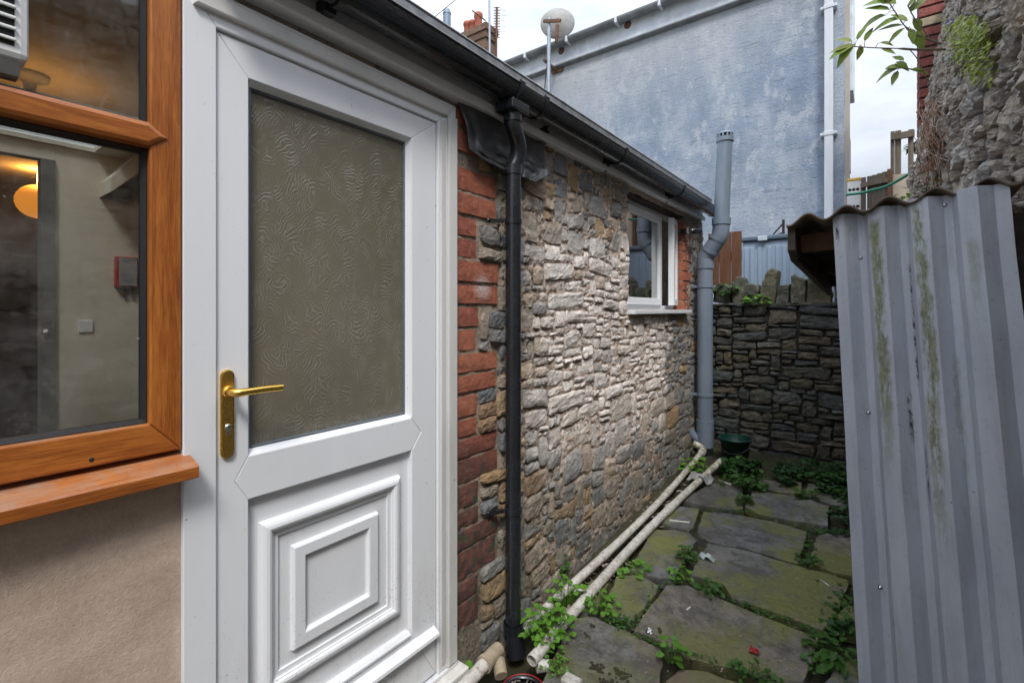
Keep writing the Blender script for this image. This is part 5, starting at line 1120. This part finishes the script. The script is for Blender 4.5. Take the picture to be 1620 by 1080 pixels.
# storage box, brown gate panel, ladder, fence
yb = 5.75
a_ = aty(1174, 372, yb); b_ = aty(1400, 372, yb); zt = aty(1250, 377, yb).z
SB = thing('storage_box', 'pale blue ribbed plastic garden storage box behind the back wall', 'storage box', ((a_.x + b_.x) / 2, yb + .3, .78))
MB().box((a_.x, yb, .78), (b_.x, yb + .7, zt), .02).build('body', 'blue_plastic', SB)
lid = MB().box((a_.x - .02, yb - .03, zt + .001), (b_.x + .02, yb + .75, zt + .05), .012).build('lid', 'blue_lid', SB)
pxr = [1180, 1189, 1201, 1216, 1229, 1240, 1252, 1266, 1280, 1296]
for k in range(len(pxr)):
    x = aty(pxr[k], 430, yb).x; MB().box((x - .012, yb - .012, .9), (x + .028, yb + .004, zt - .07), .005).build('rib', 'blue_plastic', SB)
l0 = aty(1200, 374, yb); l1 = aty(1215, 381, yb); MB().box((l0.x, yb - .05, l1.z), (l1.x, yb - .0305, l0.z - .005), .006).build('latch', 'pale_latch', SB)
yg_ = 5.3; a_ = aty(1127, 369, yg_); b_ = aty(1173, 447, yg_)
GP = thing('timber_panel', 'reddish brown upright board panel between the soil pipe and the blue storage box', 'fence panel', (a_.x, yg_, .8)); n = 3; ws = [(1120, 1137), (1137.5, 1156), (1156.5, 1173)]
for p0, p1 in ws:
    MB().box((aty(p0, 400, yg_).x, yg_ + random.Random(p0).uniform(0, .008), b_.z - .02), (aty(p1, 400, yg_).x - .003, yg_ + .03, a_.z), .004).build('board', 'timber_brown', GP)
MB().box((a_.x - .05, yg_ + .031, a_.z - .3), (b_.x - .01, yg_ + .07, a_.z - .2)).build('rail', 'timber_brown', GP)
tk = aty(1230, 372, 6.3); TH = thing('garden_tool', 'small dark forked metal tool poking up behind the blue storage box', 'tool', (tk.x, 6.3, .8))
MB().tube([(tk.x + .06, 6.3, .78), (tk.x + .06, 6.3, aty(1235, 348, 6.3).z)], .015, 6).bar((tk.x + .06, 6.3, tk.z + .02), (tk.x - .08, 6.3, tk.z - .02), .02, .02).bar((tk.x - .08, 6.3, tk.z - .03), (tk.x + .05, 6.3, tk.z + .12), .015, .015).build('prongs', 'gasket_black', TH)
yl_ = 6.6; a_ = aty(1340.5, 288, yl_); b_ = aty(1361, 345, yl_)
LD = thing('ladder', 'folded aluminium ladder with rows of dark holes standing by the house corner', 'ladder', (a_.x, yl_, .78))
MB().box((a_.x, yl_, .78), (b_.x, yl_ + .08, a_.z), .006).build('rail', 'aluminium', LD); MB().box((a_.x - .005, yl_ - .004, a_.z + .001), (b_.x + .003, yl_ + .084, a_.z + .035), .006).build('end_cap', 'yellow_trim', LD)
MB().box((a_.x, yl_ + .16, .78), (b_.x, yl_ + .24, a_.z - .03), .006).build('rail', 'aluminium', LD)
for py in (300, 327, 354):
    z = aty(1350, py, yl_).z
    for f in (.2, .5, .8): x = a_.x + (b_.x - a_.x) * f; MB().lathe([(.016, .0), (.016, .003), (0, .003)], (x, yl_, z), 10, (0, -1, 0)).build('rung_hole', 'hole_black', LD)
    MB().tube([(a_.x + .08, yl_ + .081, z), (a_.x + .08, yl_ + .159, z)], .02, 8).build('rung', 'aluminium', LD)
yf = 7.0
FE = thing('fence', 'weathered grey timber fence with two tall posts and a pale panel beyond the yard', 'fence', (aty(1400, 300, yf).x, yf, .78))
bx = [(1362, 1371, 281), (1371.5, 1379, 279), (1379.5, 1387, 277), (1387.5, 1395, 274.5), (1395.5, 1403, 272)]
for p0, p1, py in bx: MB().box((aty(p0, 300, yf).x, yf, .78), (aty(p0 + 8.6, 300, yf).x - .003, yf + .025, aty(p0, py, yf).z), .003).build('board', 'timber_grey', FE)
MB().bar(aty(1361, 294, yf - .03), aty(1404, 285, yf - .03), .05, .05).build('rail', 'timber_grey', FE)
MB().box((aty(1403.5, 300, yf).x, yf - .02, .78), (aty(1411, 300, yf).x, yf + .08, aty(1405, 268, yf).z), .003).build('post', 'timber_rafter', FE)
for p0, p1, py in ((1409, 1415.5, 206), (1416, 1426, 205), (1437, 1446, 203)): MB().box((aty(p0, 300, yf).x, yf + .055, .78), (aty(p1, 300, yf).x, yf + .1, aty(p0, py, yf).z), .003).build('post', 'timber_grey', FE)
MB().bar(aty(1409, 217.5, yf + .035), aty(1447, 211, yf + .035), .04, .07).build('rail', 'timber_grey', FE)
MB().box((aty(1412, 300, yf).x, yf + .02, .78), (aty(1452, 300, yf).x, yf + .05, aty(1430, 274, yf).z), .003).build('panel', 'panel_pale', FE)
hp_ = [aty(px, py, 6.45) for px, py in ((1338, 308), (1362, 305.5), (1380, 301), (1402, 295), (1425, 283), (1445, 271), (1460, 262))]
o = MB().tube(smoothpath(hp_, 6), .015, 8).build('garden_hose', 'hose_green'); tag(o, 'green garden hose strung in a sagging line across the grey fence', 'hose')
# ------------------------------------------------------------------ terrace with chimney far behind
tq = 15.0; c0 = att(725, 60, tq); c1 = att(783, 85, tq)
TH_ = thing('terraced_house', 'distant terraced house roof with a brick chimney stack and three red pots', 'house', (-8, 12.6, .78))
C0 = att(769, 34, tq); ztopc = C0.z
def onz(px, py): d = ray(px, py); return CAM + d * ((ztopc - CAM.z) / d.z)
dl_ = onz(733, 50.5) - C0; dl_.z = 0; ux = -dl_.normalized(); uy = Vector((ux.y, -ux.x, 0)); uy = uy if uy.dot(FW) > 0 else -uy      # long side runs back to the left
LL = dl_.length * 1.5; SS = .62; cc = C0 - ux * LL / 2 + uy * SS / 2
def cb(mb, hx, hy, za, zb): return mb.obox((cc.x, cc.y, (za + zb) / 2), ux, uy, UP, hx, hy, (zb - za) / 2)
ck = MB(); cb(ck, LL / 2 - .07, SS / 2 - .07, 5.0, ztopc - .42); k = ck.build('chimney', 'stack_brick', TH_)
m3 = MB(); cb(m3, LL / 2, SS / 2, ztopc - .2, ztopc); cb(m3, LL / 2 - .035, SS / 2 - .035, ztopc - .4195, ztopc - .2005); m3.build('corbel', 'stack_brick', k)
for px, ptop in ((722.5, 36), (736, 34.5), (751, 22)):
    q = onz(px, 46); c = C0 - ux * ((C0 - q).dot(ux)) + uy * (SS * .45); c.z = ztopc; hgt = att(px, ptop, (c - CAM).dot(FW)).z - ztopc; r_ = 6.8 / F * tq
    MB().lathe([(r_ * .95, 0), (r_ * .88, hgt * .7), (r_ * 1.08, hgt * .76), (r_ * 1.08, hgt * .92), (r_, hgt), (r_ * .75, hgt), (r_ * .7, .1), (0, .1)], c, 18).build('chimney_pot', 'terracotta', k)
rr_ = MB(); rr_.add([(cc.x - 6, cc.y - 3, 5.2), (cc.x + 3, cc.y - 3, 5.2), (cc.x + 3, cc.y + 1, 6.9), (cc.x - 6, cc.y + 1, 6.9), (cc.x - 6, cc.y + 5, 5.2), (cc.x + 3, cc.y + 5, 5.2)], [(0, 1, 2, 3), (3, 2, 5, 4), (0, 3, 4), (1, 5, 2), (0, 4, 5, 1)]); rr_.build('roof', 'slate_roof', TH_)
MB().box((cc.x - 5.8, cc.y - 2.8, .7), (cc.x + 2.8, cc.y + 4.8, 5.19)).build('wall', 'render_beige', TH_)
fq = att(707, 45, 13.0); ft = att(707, 16, 13.0)
FQ = thing('flue', 'blue-grey metal flue with a ribbed cowl left of the red chimney pots', 'flue', (fq.x, fq.y, fq.z)); MB().tube([Vector((fq.x, fq.y, 5.6)), ft - Vector((0, 0, .12))], .105, 18).build('pipe', 'flue_blue', FQ); MB().lathe([(.115, 0), (.115, .03), (.10, .035), (.10, .09), (.07, .14), (0, .15)], ft - Vector((0, 0, .12)), 18).build('cowl', 'flue_blue', FQ)
a0 = att(775, 90, tq - .6); a1 = att(774, -20, tq - .6)
AE = thing('television_aerial', 'thin television aerial mast strapped to the brick chimney stack', 'aerial', a0)
MB().tube([a0 - Vector((0, 0, .6)), a1], .032, 8).build('mast', 'galv', AE)
y0_, y1_ = att(784.5, 75, tq + .3), att(786, 12, tq + .3)
AE2 = thing('television_aerial', 'yagi television aerial with a stack of short rods right of the chimney', 'aerial', y0_)
MB().tube([y0_ - Vector((0, 0, 1)), y1_], .035, 8).build('mast', 'rust', AE2)
ar = MB(); bdir = (ux * .3 + UP).normalized()
for k in range(12): c = y1_ + Vector((0, 0, -.95 + k * .085)); ar.bar(c - RT * .10, c + RT * .10, .02, .02)
ar.build('rods', 'rust', AE2); rg = MB()
for k in range(6): c = y1_ + RT * (.10 + .0 * k) + Vector((0, 0, -.75 + k * .17)); rg.bar(c, c + RT * .19 + FW * .05, .008, .008)
for f in (.12, .28): c = y1_ + RT * f; rg.bar(c + Vector((0, 0, -.8)), c + Vector((0, 0, .14)), .008, .008)
rg.build('reflector_grid', 'galv', AE2)
AE3 = thing('television_aerial', 'slanting aerial rod leaning over the tallest red chimney pot', 'aerial', att(766, 32, tq)); MB().tube([att(747, 17, tq - .4), att(768, 33, tq - .4)], .02, 6).build('boom', 'rust', AE3)
mbw = MB().tube([att(688, 27, 12.5), att(722, -1, 12.5), att(760, -34, 12.5)], .010, 6); tag(mbw.build('overhead_cable', 'gasket_black'), 'thin dark overhead cable crossing the sky by the flue', 'cable')
# ================================================================== PLANTS
rngp = random.Random(5)
def leaf_mesh(name, mat, ln, wd, fold=.25, droop=.2, tooth=0, kind='oval'):
    """a folded, drooping leaf blade with its base at the origin pointing along +X"""
    k = 6; vs = []; fs = []
    for i in range(k + 1):
        t = i / k; w_ = wd / 2 * (math.sin(math.pi * min(1, t * 1.0) ** .8) if kind == 'oval' else math.sin(math.pi * t ** .62) ** .75) + (.0006)
        if tooth and 0 < i < k: w_ *= 1 + tooth * (1 if i % 2 else -1)
        z = -droop * ln * t * t
        vs += [(ln * t, -w_, z + fold * w_), (ln * t, 0, z), (ln * t, w_, z + fold * w_)]
    for i in range(k): a = i * 3; fs += [(a, a + 3, a + 4, a + 1), (a + 1, a + 4, a + 5, a + 2)]
    return MB().add(vs, fs, True).mesh(name, mat, fix=False)
LEAF = {m: [leaf_mesh('leaf', m, 1, w_, f_, d_, 0, k_) for w_, f_, d_, k_ in ((.95, .2, .15, 'round'), (.85, .35, .3, 'round'), (1.05, .1, .05, 'round'))] for m in ('leaf_bright', 'leaf_green', 'leaf_dark', 'leaf_lime')}
LONG = {m: [leaf_mesh('leaf', m, 1, w_, .3, d_, .05) for w_, d_ in ((.44, .25), (.5, .5), (.40, .1))] for m in ('leaf_branch', 'leaf_green', 'leaf_dark', 'leaf_bright')}
def aim(d, nrm):
    x = Vector(d).normalized(); z = Vector(nrm); z = (z - x * z.dot(x)); z = z.normalized() if z.length > 1e-4 else x.orthogonal(); y = z.cross(x)
    return Matrix((x, y, z)).transposed()
def add_leaf(parent, me, p, d, nrm, s):
    o = link('leaf', me, parent, p); o.rotation_euler = aim(d, nrm).to_euler(); o.scale = (s, s, s); return o
def put_leaf(mb, me, p, d, nrm, s):
    M = aim(d, nrm); mb.add([Vector(p) + M @ (v.co * s) for v in me.vertices], [tuple(q.vertices) for q in me.polygons], True)
def clump(name, label, cat, pos, rad, hgt, n, size, mat, rng, long=False, indiv=False, group=None, lean=Vector()):
    pos = Vector(pos); T = thing(name, label, cat, pos, group); st = MB(); fol = MB(); lib = (LONG if long else LEAF)[mat]
    for i in range(n):
        a = rng.uniform(0, 6.283); r = rad * math.sqrt(rng.random()); h = hgt * (rng.uniform(.25, 1) * (1 - .45 * (r / rad) ** 2))
        tip = pos + Vector((math.cos(a) * r, math.sin(a) * r, h)) + lean * h; base = pos + Vector((math.cos(a) * r * .3, math.sin(a) * r * .3, 0))
        st.tube([base, base.lerp(tip, .55) + Vector((0, 0, .15 * h)), tip], [.0014, .0012, .0008], 4, False)
        d = Vector((math.cos(a + rng.uniform(-.7, .7)), math.sin(a + rng.uniform(-.7, .7)), rng.uniform(-.25, .35))); nr = Vector((rng.uniform(-.35, .35) + .12, rng.uniform(-.35, .35) - .12, 1)); s = size * rng.uniform(.6, 1.2)
        if indiv: add_leaf(T, rng.choice(lib), tip, d, nr, s)
        else: put_leaf(fol, rng.choice(lib), tip, d, nr, s)
    st.build('stems', mat, T)
    if fol.v: tag(fol.build('foliage', mat, T), None, kind='stuff')
    return T
def gpos(px, py): p = atg(px, py, 0); p.z = gz(p.y) - .002; return p
G = 'weeds growing between the flagstones'
clump('weed', 'big bright green weed between the white pipes and the black downpipe', 'weed', gpos(866, 1012), .105, .16, 105, .030, 'leaf_bright', random.Random(1), indiv=True, group=G)
clump('weed', 'bright green weed between the two white pipes above the big clump', 'weed', gpos(896, 955), .09, .14, 36, .030, 'leaf_bright', random.Random(2), indiv=True, group=G)
clump('weed', 'trailing small-leaved weed at the open end of the white pipe', 'weed', gpos(880, 1062), .055, .06, 46, .015, 'leaf_bright', random.Random(3), group=G)
clump('weed', 'green weed tucked against the long white pipe halfway along', 'weed', gpos(1000, 903), .085, .06, 32, .034, 'leaf_bright', random.Random(4), group=G)
clump('weed', 'tall narrow weed in the joint beside the scrap of clear plastic', 'weed', gpos(1085, 886), .05, .09, 40, .026, 'leaf_green', random.Random(5), group=G)
clump('weed', 'lower end of the joint weeds, spreading near the greenish slab', 'weed', gpos(1076, 912), .05, .05, 24, .028, 'leaf_bright', random.Random(6), group=G)
clump('weed', 'spiky-leaved green weed at the corner of the biggest flagstone', 'weed', gpos(1124, 940), .055, .07, 34, .028, 'leaf_green', random.Random(7), group=G, long=False)
clump('weed', 'round-leaved weed on the right side of the reddish flagstone', 'weed', gpos(1062, 1048), .05, .10, 18, .036, 'leaf_bright', random.Random(8), indiv=True, group=G)
clump('weed', 'pale feathery weed by the lower edge of the biggest flagstone', 'weed', gpos(1186, 1068), .075, .05, 34, .024, 'leaf_green', random.Random(9), group=G)
clump('weed', 'leafy weed by the pipe above the reddish flagstone', 'weed', gpos(948, 965), .075, .09, 32, .034, 'leaf_bright', random.Random(10), group=G)
clump('weed', 'mat of tiny leaves in the joint left of the biggest flagstone', 'weed', gpos(976, 985), .06, .03, 60, .014, 'leaf_green', random.Random(11), group=G)
clump('weed', 'dark strap-leaved weed at the foot of the corrugated sheet', 'weed', gpos(1322, 1040), .085, .07, 34, .062, 'leaf_green', random.Random(12), long=True, group=G)
clump('weed', 'low dark leaves behind the strap-leaved weed by the corrugated sheet', 'weed', gpos(1345, 1005), .07, .05, 22, .034, 'leaf_dark', random.Random(13), group=G)
clump('weed', 'little weed beside the small grey flagstone near the corrugated sheet', 'weed', gpos(1278, 890), .05, .06, 18, .03, 'leaf_green', random.Random(14), group=G)
clump('weed', 'small weed in the cross joint before the far flagstones', 'weed', gpos(1178, 796), .05, .06, 26, .032, 'leaf_green', random.Random(15), group=G)
clump('weed', 'weed with a white star-shaped rosette in front of the green bucket', 'weed', gpos(1186, 772), .10, .09, 54, .042, 'leaf_green', random.Random(16), group=G)
clump('weed', 'weed sprouting from the wall foot left of the elbowed pipe', 'weed', gpos(1098, 745), .08, .13, 34, .05, 'leaf_bright', random.Random(17), group=G)
clump('weed', 'single seedling leaf standing beside the short pipe by the doorstep', 'weed', gpos(750, 1062), .012, .05, 3, .035, 'leaf_bright', random.Random(18), group=G)
clump('weed', 'thin weed climbing the stone wall above the big bright clump', 'weed', atx(890, 915, .02), .035, .14, 16, .03, 'leaf_green', random.Random(19), group=G)
# joints full of small weeds and moss
mb = MB(); rng = random.Random(31)
def strip(pts, wd, n, size, mats):
    for _ in range(n):
        k = rng.randrange(len(pts) - 1); a, b = pts[k], pts[k + 1]; t = rng.random(); p = gpos(a[0] + (b[0] - a[0]) * t, a[1] + (b[1] - a[1]) * t); p += Vector((rng.gauss(0, wd), rng.gauss(0, wd), rng.uniform(.004, .02)))
        an = rng.uniform(0, 6.28); put_leaf(mb, rng.choice(LEAF[mats]), p, Vector((math.cos(an), math.sin(an), rng.uniform(-.1, .5))), Vector((rng.uniform(-.4, .4), rng.uniform(-.4, .4), 1)), size * rng.uniform(.5, 1.3))
strip([(1030, 930), (1085, 920), (1150, 950), (1220, 975), (1300, 1005)], .012, 190, .014, 'leaf_green')
strip([(995, 1005), (1040, 930)], .010, 60, .011, 'leaf_green'); strip([(1000, 1003), (1060, 1030), (1160, 1062), (1240, 1085)], .012, 120, .013, 'leaf_green')
strip([(1110, 865), (1180, 870), (1270, 903)], .008, 50, .011, 'leaf_dark'); strip([(1270, 905), (1285, 850), (1310, 840)], .016, 120, .017, 'leaf_dark'); strip([(1340, 930), (1325, 1000), (1300, 1060)], .03, 160, .026, 'leaf_dark'); strip([(1100, 808), (1180, 812), (1300, 845)], .010, 90, .012, 'leaf_dark')
tag(mb.build('joint_weeds', 'leaf_green'), None, kind='stuff')
# carpet of weeds before the back wall and along the lean-to
mb = MB(); mb2 = MB(); rng = random.Random(32)
def carpet(px0, px1, pyf, n, s, tgt, hz=.07, mt='leaf_dark'):
    for _ in range(n):
        px = rng.uniform(px0, px1); y0, y1 = pyf(px); p = gpos(px, rng.uniform(y0, y1)); p.z += rng.uniform(.0, hz) * (.6 + .8 * max(0, n1(p.x * 5, p.y * 5, 3)))
        if n1(p.x * 7, p.y * 7, 9) < -.08: continue
        an = rng.uniform(0, 6.28); put_leaf(tgt, rng.choice((LEAF if rng.random() < .6 else LONG)[mt]), p, Vector((math.cos(an), math.sin(an), rng.uniform(-.2, .5))), Vector((rng.uniform(-.5, .5), rng.uniform(-.5, .5), 1)), s * rng.uniform(.5, 1.25))
carpet(1140, 1370, lambda px: (732, 752 if px < 1230 else 772 + (px - 1230) * .12), 2600, .034, mb, .08); carpet(1140, 1215, lambda px: (738, 778), 420, .036, mb2, .09, 'leaf_green'); carpet(1262, 1345, lambda px: (752, 792), 460, .034, mb2, .08, 'leaf_green'); carpet(1310, 1380, lambda px: (770, 850), 700, .032, mb, .05)
tag(mb.build('ground_cover', 'leaf_dark'), None, kind='stuff'); tag(mb2.build('ground_cover', 'leaf_green'), None, kind='stuff')
# plants on the walls
clump('wall_plant', 'green tuft growing on top of the dark wall between the coping stones', 'plant', aty(1196, 483, YW - .02), .09, .10, 40, .055, 'leaf_bright', random.Random(40))
clump('wall_plant', 'ferny plant on the dark wall top beside the soil pipe', 'plant', aty(1150, 470, YW - .02), .10, .14, 44, .05, 'leaf_green', random.Random(41))
clump('wall_plant', 'ivy leaves clinging to the coping stones below the lean-to roof', 'plant', aty(1302, 452, YW - .05), .10, .16, 44, .045, 'leaf_green', random.Random(42))
def hitr(px, py):
    d = ray(px, py); t = 2.5
    for _ in range(40):
        p = CAM + d * t; t = (xr(p.y, p.z) - CAM.x) / d.x if d.x > 1e-4 else t; t = max(.8, min(t, 9))
    return CAM + d * t
# trailing plant with a purple flower on the right wall
c = hitr(1560, 70); TP = thing('trailing_plant', 'lime green trailing plant with a purple flower hanging on the rubble wall', 'plant', c); fol = MB(); st = MB(); rng = random.Random(50)
for i in range(950):
    t = rng.random(); px = 1584 - 68 * rng.random() ** 1.0 * (1 - .35 * t); py = 22 + 112 * t * (.35 + .65 * rng.random()); px += 22 * max(0, t - .5)
    p = hitr(px + 6, py) + Vector((-.02 - .10 * rng.random() * (1 - .5 * t), -.03 * rng.random(), 0)); an = rng.uniform(0, 6.28)
    put_leaf(fol, rng.choice(LEAF['leaf_lime']), p, Vector((-.5 + math.cos(an) * .6, -.3 + math.sin(an) * .6, -.5)), Vector((-.7, -.6, .8 + rng.uniform(-.4, .4))), rng.uniform(.012, .024))
for i in range(16):
    a_ = hitr(1560 + rng.uniform(-10, 20), 30 + rng.uniform(0, 30)); b_ = hitr(1512 + rng.uniform(0, 65), 85 + rng.uniform(0, 50)) + Vector((-.05, -.02, 0)); st.tube([a_, a_.lerp(b_, .5) + Vector((-.06, 0, .02)), b_], .0015, 4, False)
tag(fol.build('foliage', 'leaf_lime', TP), None, kind='stuff'); st.build('stems', 'leaf_lime', TP)
fc = hitr(1527, 32) + Vector((-.07, -.02, 0)); mb = MB()
for k in range(7):
    a_ = k * .9; d = Vector((math.cos(a_) * .6 - .3, -.5, math.sin(a_) * .7)); put_leaf(mb, LEAF['leaf_lime'][0], fc, d, Vector((-.5, -.8, .3)), .032)
mb.build('flower', 'flower_purple', TP)
# dried-up brown plant hanging on the wall
c = hitr(1490, 180); DPL = thing('dead_plant', 'dried brown plant stalks hanging down the end of the rubble wall', 'plant', c); mb = MB(); mb2 = MB(); rng = random.Random(51)
for i in range(64):
    x0_ = 1486 + rng.gauss(0, 9); y0_ = 150 + rng.random() * 80; ln = rng.uniform(20, 80); pts = []
    for k in range(5): t = k / 4; pts.append(hitr(x0_ + t * rng.uniform(-6, 10) + 10 * t, min(302, y0_ + ln * t)) + Vector((-.03 - .05 * rng.random(), -.02, 0)))
    (mb if rng.random() < .65 else mb2).tube(pts, .0026, 4, False)
for i in range(170):
    p = hitr(1488 + rng.gauss(2, 11), rng.uniform(155, 295)) + Vector((-.03 - .06 * rng.random(), 0, 0)); put_leaf(mb, LONG['leaf_green'][rng.randrange(3)], p, Vector((rng.uniform(-.6, .3), rng.uniform(-.5, .2), -1)), Vector((-1, -.5, rng.uniform(-.4, .6))), rng.uniform(.018, .04))
mb.build('dead_leaves', 'dry_brown', DPL); mb2.build('stalks', 'dry_grey', DPL)
clump('wall_plant', 'small green tuft at the base of the dried brown plant', 'plant', hitr(1492, 304) + Vector((-.04, 0, 0)), .05, .07, 26, .035, 'leaf_green', random.Random(52))
clump('wall_plant', 'grassy tuft on the far end of the rubble wall by the fence posts', 'plant', hitr(1450, 232) + Vector((-.03, 0, -.06)), .07, .14, 60, .09, 'leaf_dark', random.Random(53), long=True)
clump('wall_plant', 'weedy green shoots in front of the pale fence panel', 'plant', aty(1436, 330, 6.2), .12, .2, 26, .10, 'leaf_bright', random.Random(54))
# overhanging branch with leaves against the sky
yb_ = 4.6; ap = lambda px, py, y=4.6: aty(px, py, y)
BR = thing('overhanging_branch', 'leafy green branch reaching out over the lean-to against the white sky', 'branch', ap(1470, 60)); tw = MB()
tw.tube(smoothpath([ap(1500, 78), ap(1455, 79), ap(1420, 77), ap(1385, 76), ap(1352, 74), ap(1335, 72)], 4), [.008] * 8 + [.004] * 13, 6); tw.tube(smoothpath([ap(1490, 70), ap(1450, 55), ap(1432, 42), ap(1418, 22), ap(1405, 2), ap(1395, -15)], 4), [.008] * 8 + [.004] * 13, 6); tw.tube(smoothpath([ap(1480, 105), ap(1455, 112), ap(1430, 108), ap(1405, 110)], 4), .004, 6); tw.tube(smoothpath([ap(1470, 60), ap(1446, 28), ap(1436, 8)], 4), .004, 6); tw.tube(smoothpath([ap(1470, 132), ap(1452, 95), ap(1440, 80)], 4), .003, 6)
twv = [Vector(v) for v in tw.v][::3]; tw.build('twigs', 'twig', BR); tw2 = MB()
lv = [(1352, 70, -26, 14, 34), (1350, 72, -24, 24, 30), (1348, 66, -20, -6, 26), (1356, 64, 10, -18, 22), (1362, 72, -2, 16, 18), (1368, 66, 10, -20, 22), (1345, 74, -24, 4, 26), (1402, 24, -38, 12, 42), (1408, 16, -28, -4, 34), (1418, 6, -22, -8, 30), (1424, 30, -28, 6, 32), (1428, 40, -30, 4, 30), (1436, 12, 14, -16, 26), (1440, 20, 14, -18, 28), (1440, 45, 4, 20, 26), (1432, 44, -16, 12, 26), (1444, 30, 10, 8, 24), (1430, 96, -14, -8, 20), (1418, 98, 18, 10, 22), (1425, 106, -26, 8, 30), (1420, 112, -8, 20, 22), (1440, 110, 18, 2, 24), (1400, 110, 18, -6, 24), (1395, 78, 14, 4, 20), (1392, 68, 18, 0, 18), (1412, -2, -20, -14, 30), (1446, 4, 8, -22, 28), (1400, 4, -24, -2, 30), (1450, 50, 6, 22, 28), (1436, 34, -22, -10, 26)]
rng = random.Random(55)
for k, (px, py, dx, dy, ln) in enumerate(lv):
    p = ap(px, py); d = ap(px + dx, py + dy) - p; d = d.normalized() + Vector((0, rng.uniform(-.35, .35), 0)); qn = min(twv, key=lambda v: (v - p).length); tw2.tube([qn, qn.lerp(p, .5) + Vector((0, 0, .012)), p, p + d.normalized() * .03], [.0028, .0024, .002, .0016], 5); add_leaf(BR, LONG['leaf_branch'][k % 3], p, d, Vector((rng.uniform(-.4, .4), -.8, .7)), ln / F * (p - CAM).dot(FW) * 1.1)
tw2.build('twigs', 'twig', BR)
# ================================================================== LITTER
def lit(name, label, cat, px, py, mk):
    p = gpos(px, py) + Vector((0, 0, .012)); mb = MB(); m = mk(mb, p); tag(mb.build(name, m), label, cat)
def crumple(s, m, sq=1.0, seed=0):
    def f(mb, p):
        r = random.Random(seed); mb.grid(lambda u, v: p + Vector(((u - .5) * s, (v - .5) * s * sq, .5 * s * (.35 + n1(u * 4 + seed, v * 4, seed) * .8) * (1 if 0 < u < 1 else .3))), 7, 6, False); return m
    return f
lit('sweet_wrapper', 'crumpled red and white sweet wrapper on the biggest flagstone', 'wrapper', 1193, 1034, crumple(.036, 'red_plastic', .8, 1))
def butt(a, ln, r, m):
    def f(mb, p): mb.tube([p - Vector((math.cos(a), math.sin(a), 0)) * ln / 2, p + Vector((math.cos(a), math.sin(a), 0)) * ln / 2], r, 8); return m
    return f
lit('cigarette_end', 'pale curled scrap like a cigarette end on the biggest flagstone', 'litter', 1069, 962, butt(.2, .034, .004, 'pier_band'))
lit('plastic_scrap', 'small white oval scrap beside the cigarette end', 'litter', 1089, 966, butt(1.3, .03, .005, 'litter_white'))
lit('plastic_scrap', 'scrap of crumpled clear plastic by the tall joint weed', 'litter', 1117, 887, crumple(.085, 'litter_pale', .5, 3))
lit('plastic_scrap', 'thin pale green strip on the flagstone near the corrugated sheet', 'litter', 1302, 923, butt(2.4, .075, .0045, 'litter_pale'))
lit('plastic_scrap', 'white ribbon-like strip lying right of the long white pipe', 'litter', 1075, 827, butt(.35, .12, .006, 'litter_white'))
lit('plastic_scrap', 'white strip at the edge of the weeds by the green bucket', 'litter', 1147, 765, butt(-.4, .10, .008, 'litter_white'))
lit('foil_ball', 'small crumpled foil ball on the left edge of the biggest flagstone', 'litter', 1028, 1002, crumple(.026, 'steel', 1, 6))
lit('plastic_scrap', 'sheet of grubby clear plastic under the far ends of the white pipes', 'litter', 1108, 762, crumple(.17, 'flap_grey', .8, 7))
lit('plastic_scrap', 'white shard between the two pipes near the big weed', 'litter', 925, 935, butt(.9, .12, .008, 'litter_white'))
mb = MB(); rng = random.Random(62)                      # dead leaves and crumbs caught between the pipes
for _ in range(330):
    t = rng.random(); a_ = P1[0].lerp(P1[-1], t); b_ = P2[1].lerp(P2[-1], t); p = b_.lerp(a_, rng.uniform(-.25, .95)); p.z = gz(p.y) + rng.uniform(-.02, .015); s = rng.uniform(.006, .022); u = Vector((rng.uniform(-1, 1), rng.uniform(-1, 1), rng.uniform(-.3, .3))).normalized(); v = u.cross(UP)
    mb.add([p - u * s, p + v * s * .45, p + u * s, p - v * s * .4 + UP * .004], [(0, 1, 2, 3)])
tag(mb.build('dead_leaves', 'dry_grey'), None, kind='stuff')
mb = MB(); rng = random.Random(61)                      # black moss pads on the near slab
for px, py, n, s in ((945, 1060, 26, .016), (985, 1070, 30, .016), (965, 1086, 40, .02), (930, 1010, 8, .008), (938, 995, 8, .008), (1090, 1052, 6, .008), (1044, 1002, 6, .006)):
    for _ in range(n):
        p = gpos(px, py) + Vector((rng.gauss(0, s), rng.gauss(0, s), .014)); r = rng.uniform(.003, .009); mb.lathe([(r, 0), (r * .8, r * .5), (0, r * .7)], p, 6)
tag(mb.build('moss_pads', 'soil'), None, kind='stuff')
mb = MB()                                               # grit and leaf crumbs scattered over the path
for _ in range(420):
    p = gpos(rng.uniform(880, 1340), rng.uniform(780, 1075)); p.z += .016; r = rng.uniform(.001, .004); an = rng.uniform(0, 3.14); u = Vector((math.cos(an), math.sin(an), .1)) * r * rng.uniform(1, 3); v = Vector((-math.sin(an), math.cos(an), .2)) * r
    mb.add([p - u, p + v, p + u, p - v], [(0, 1, 2, 3)])
tag(mb.build('grit', 'dry_grey'), None, kind='stuff')
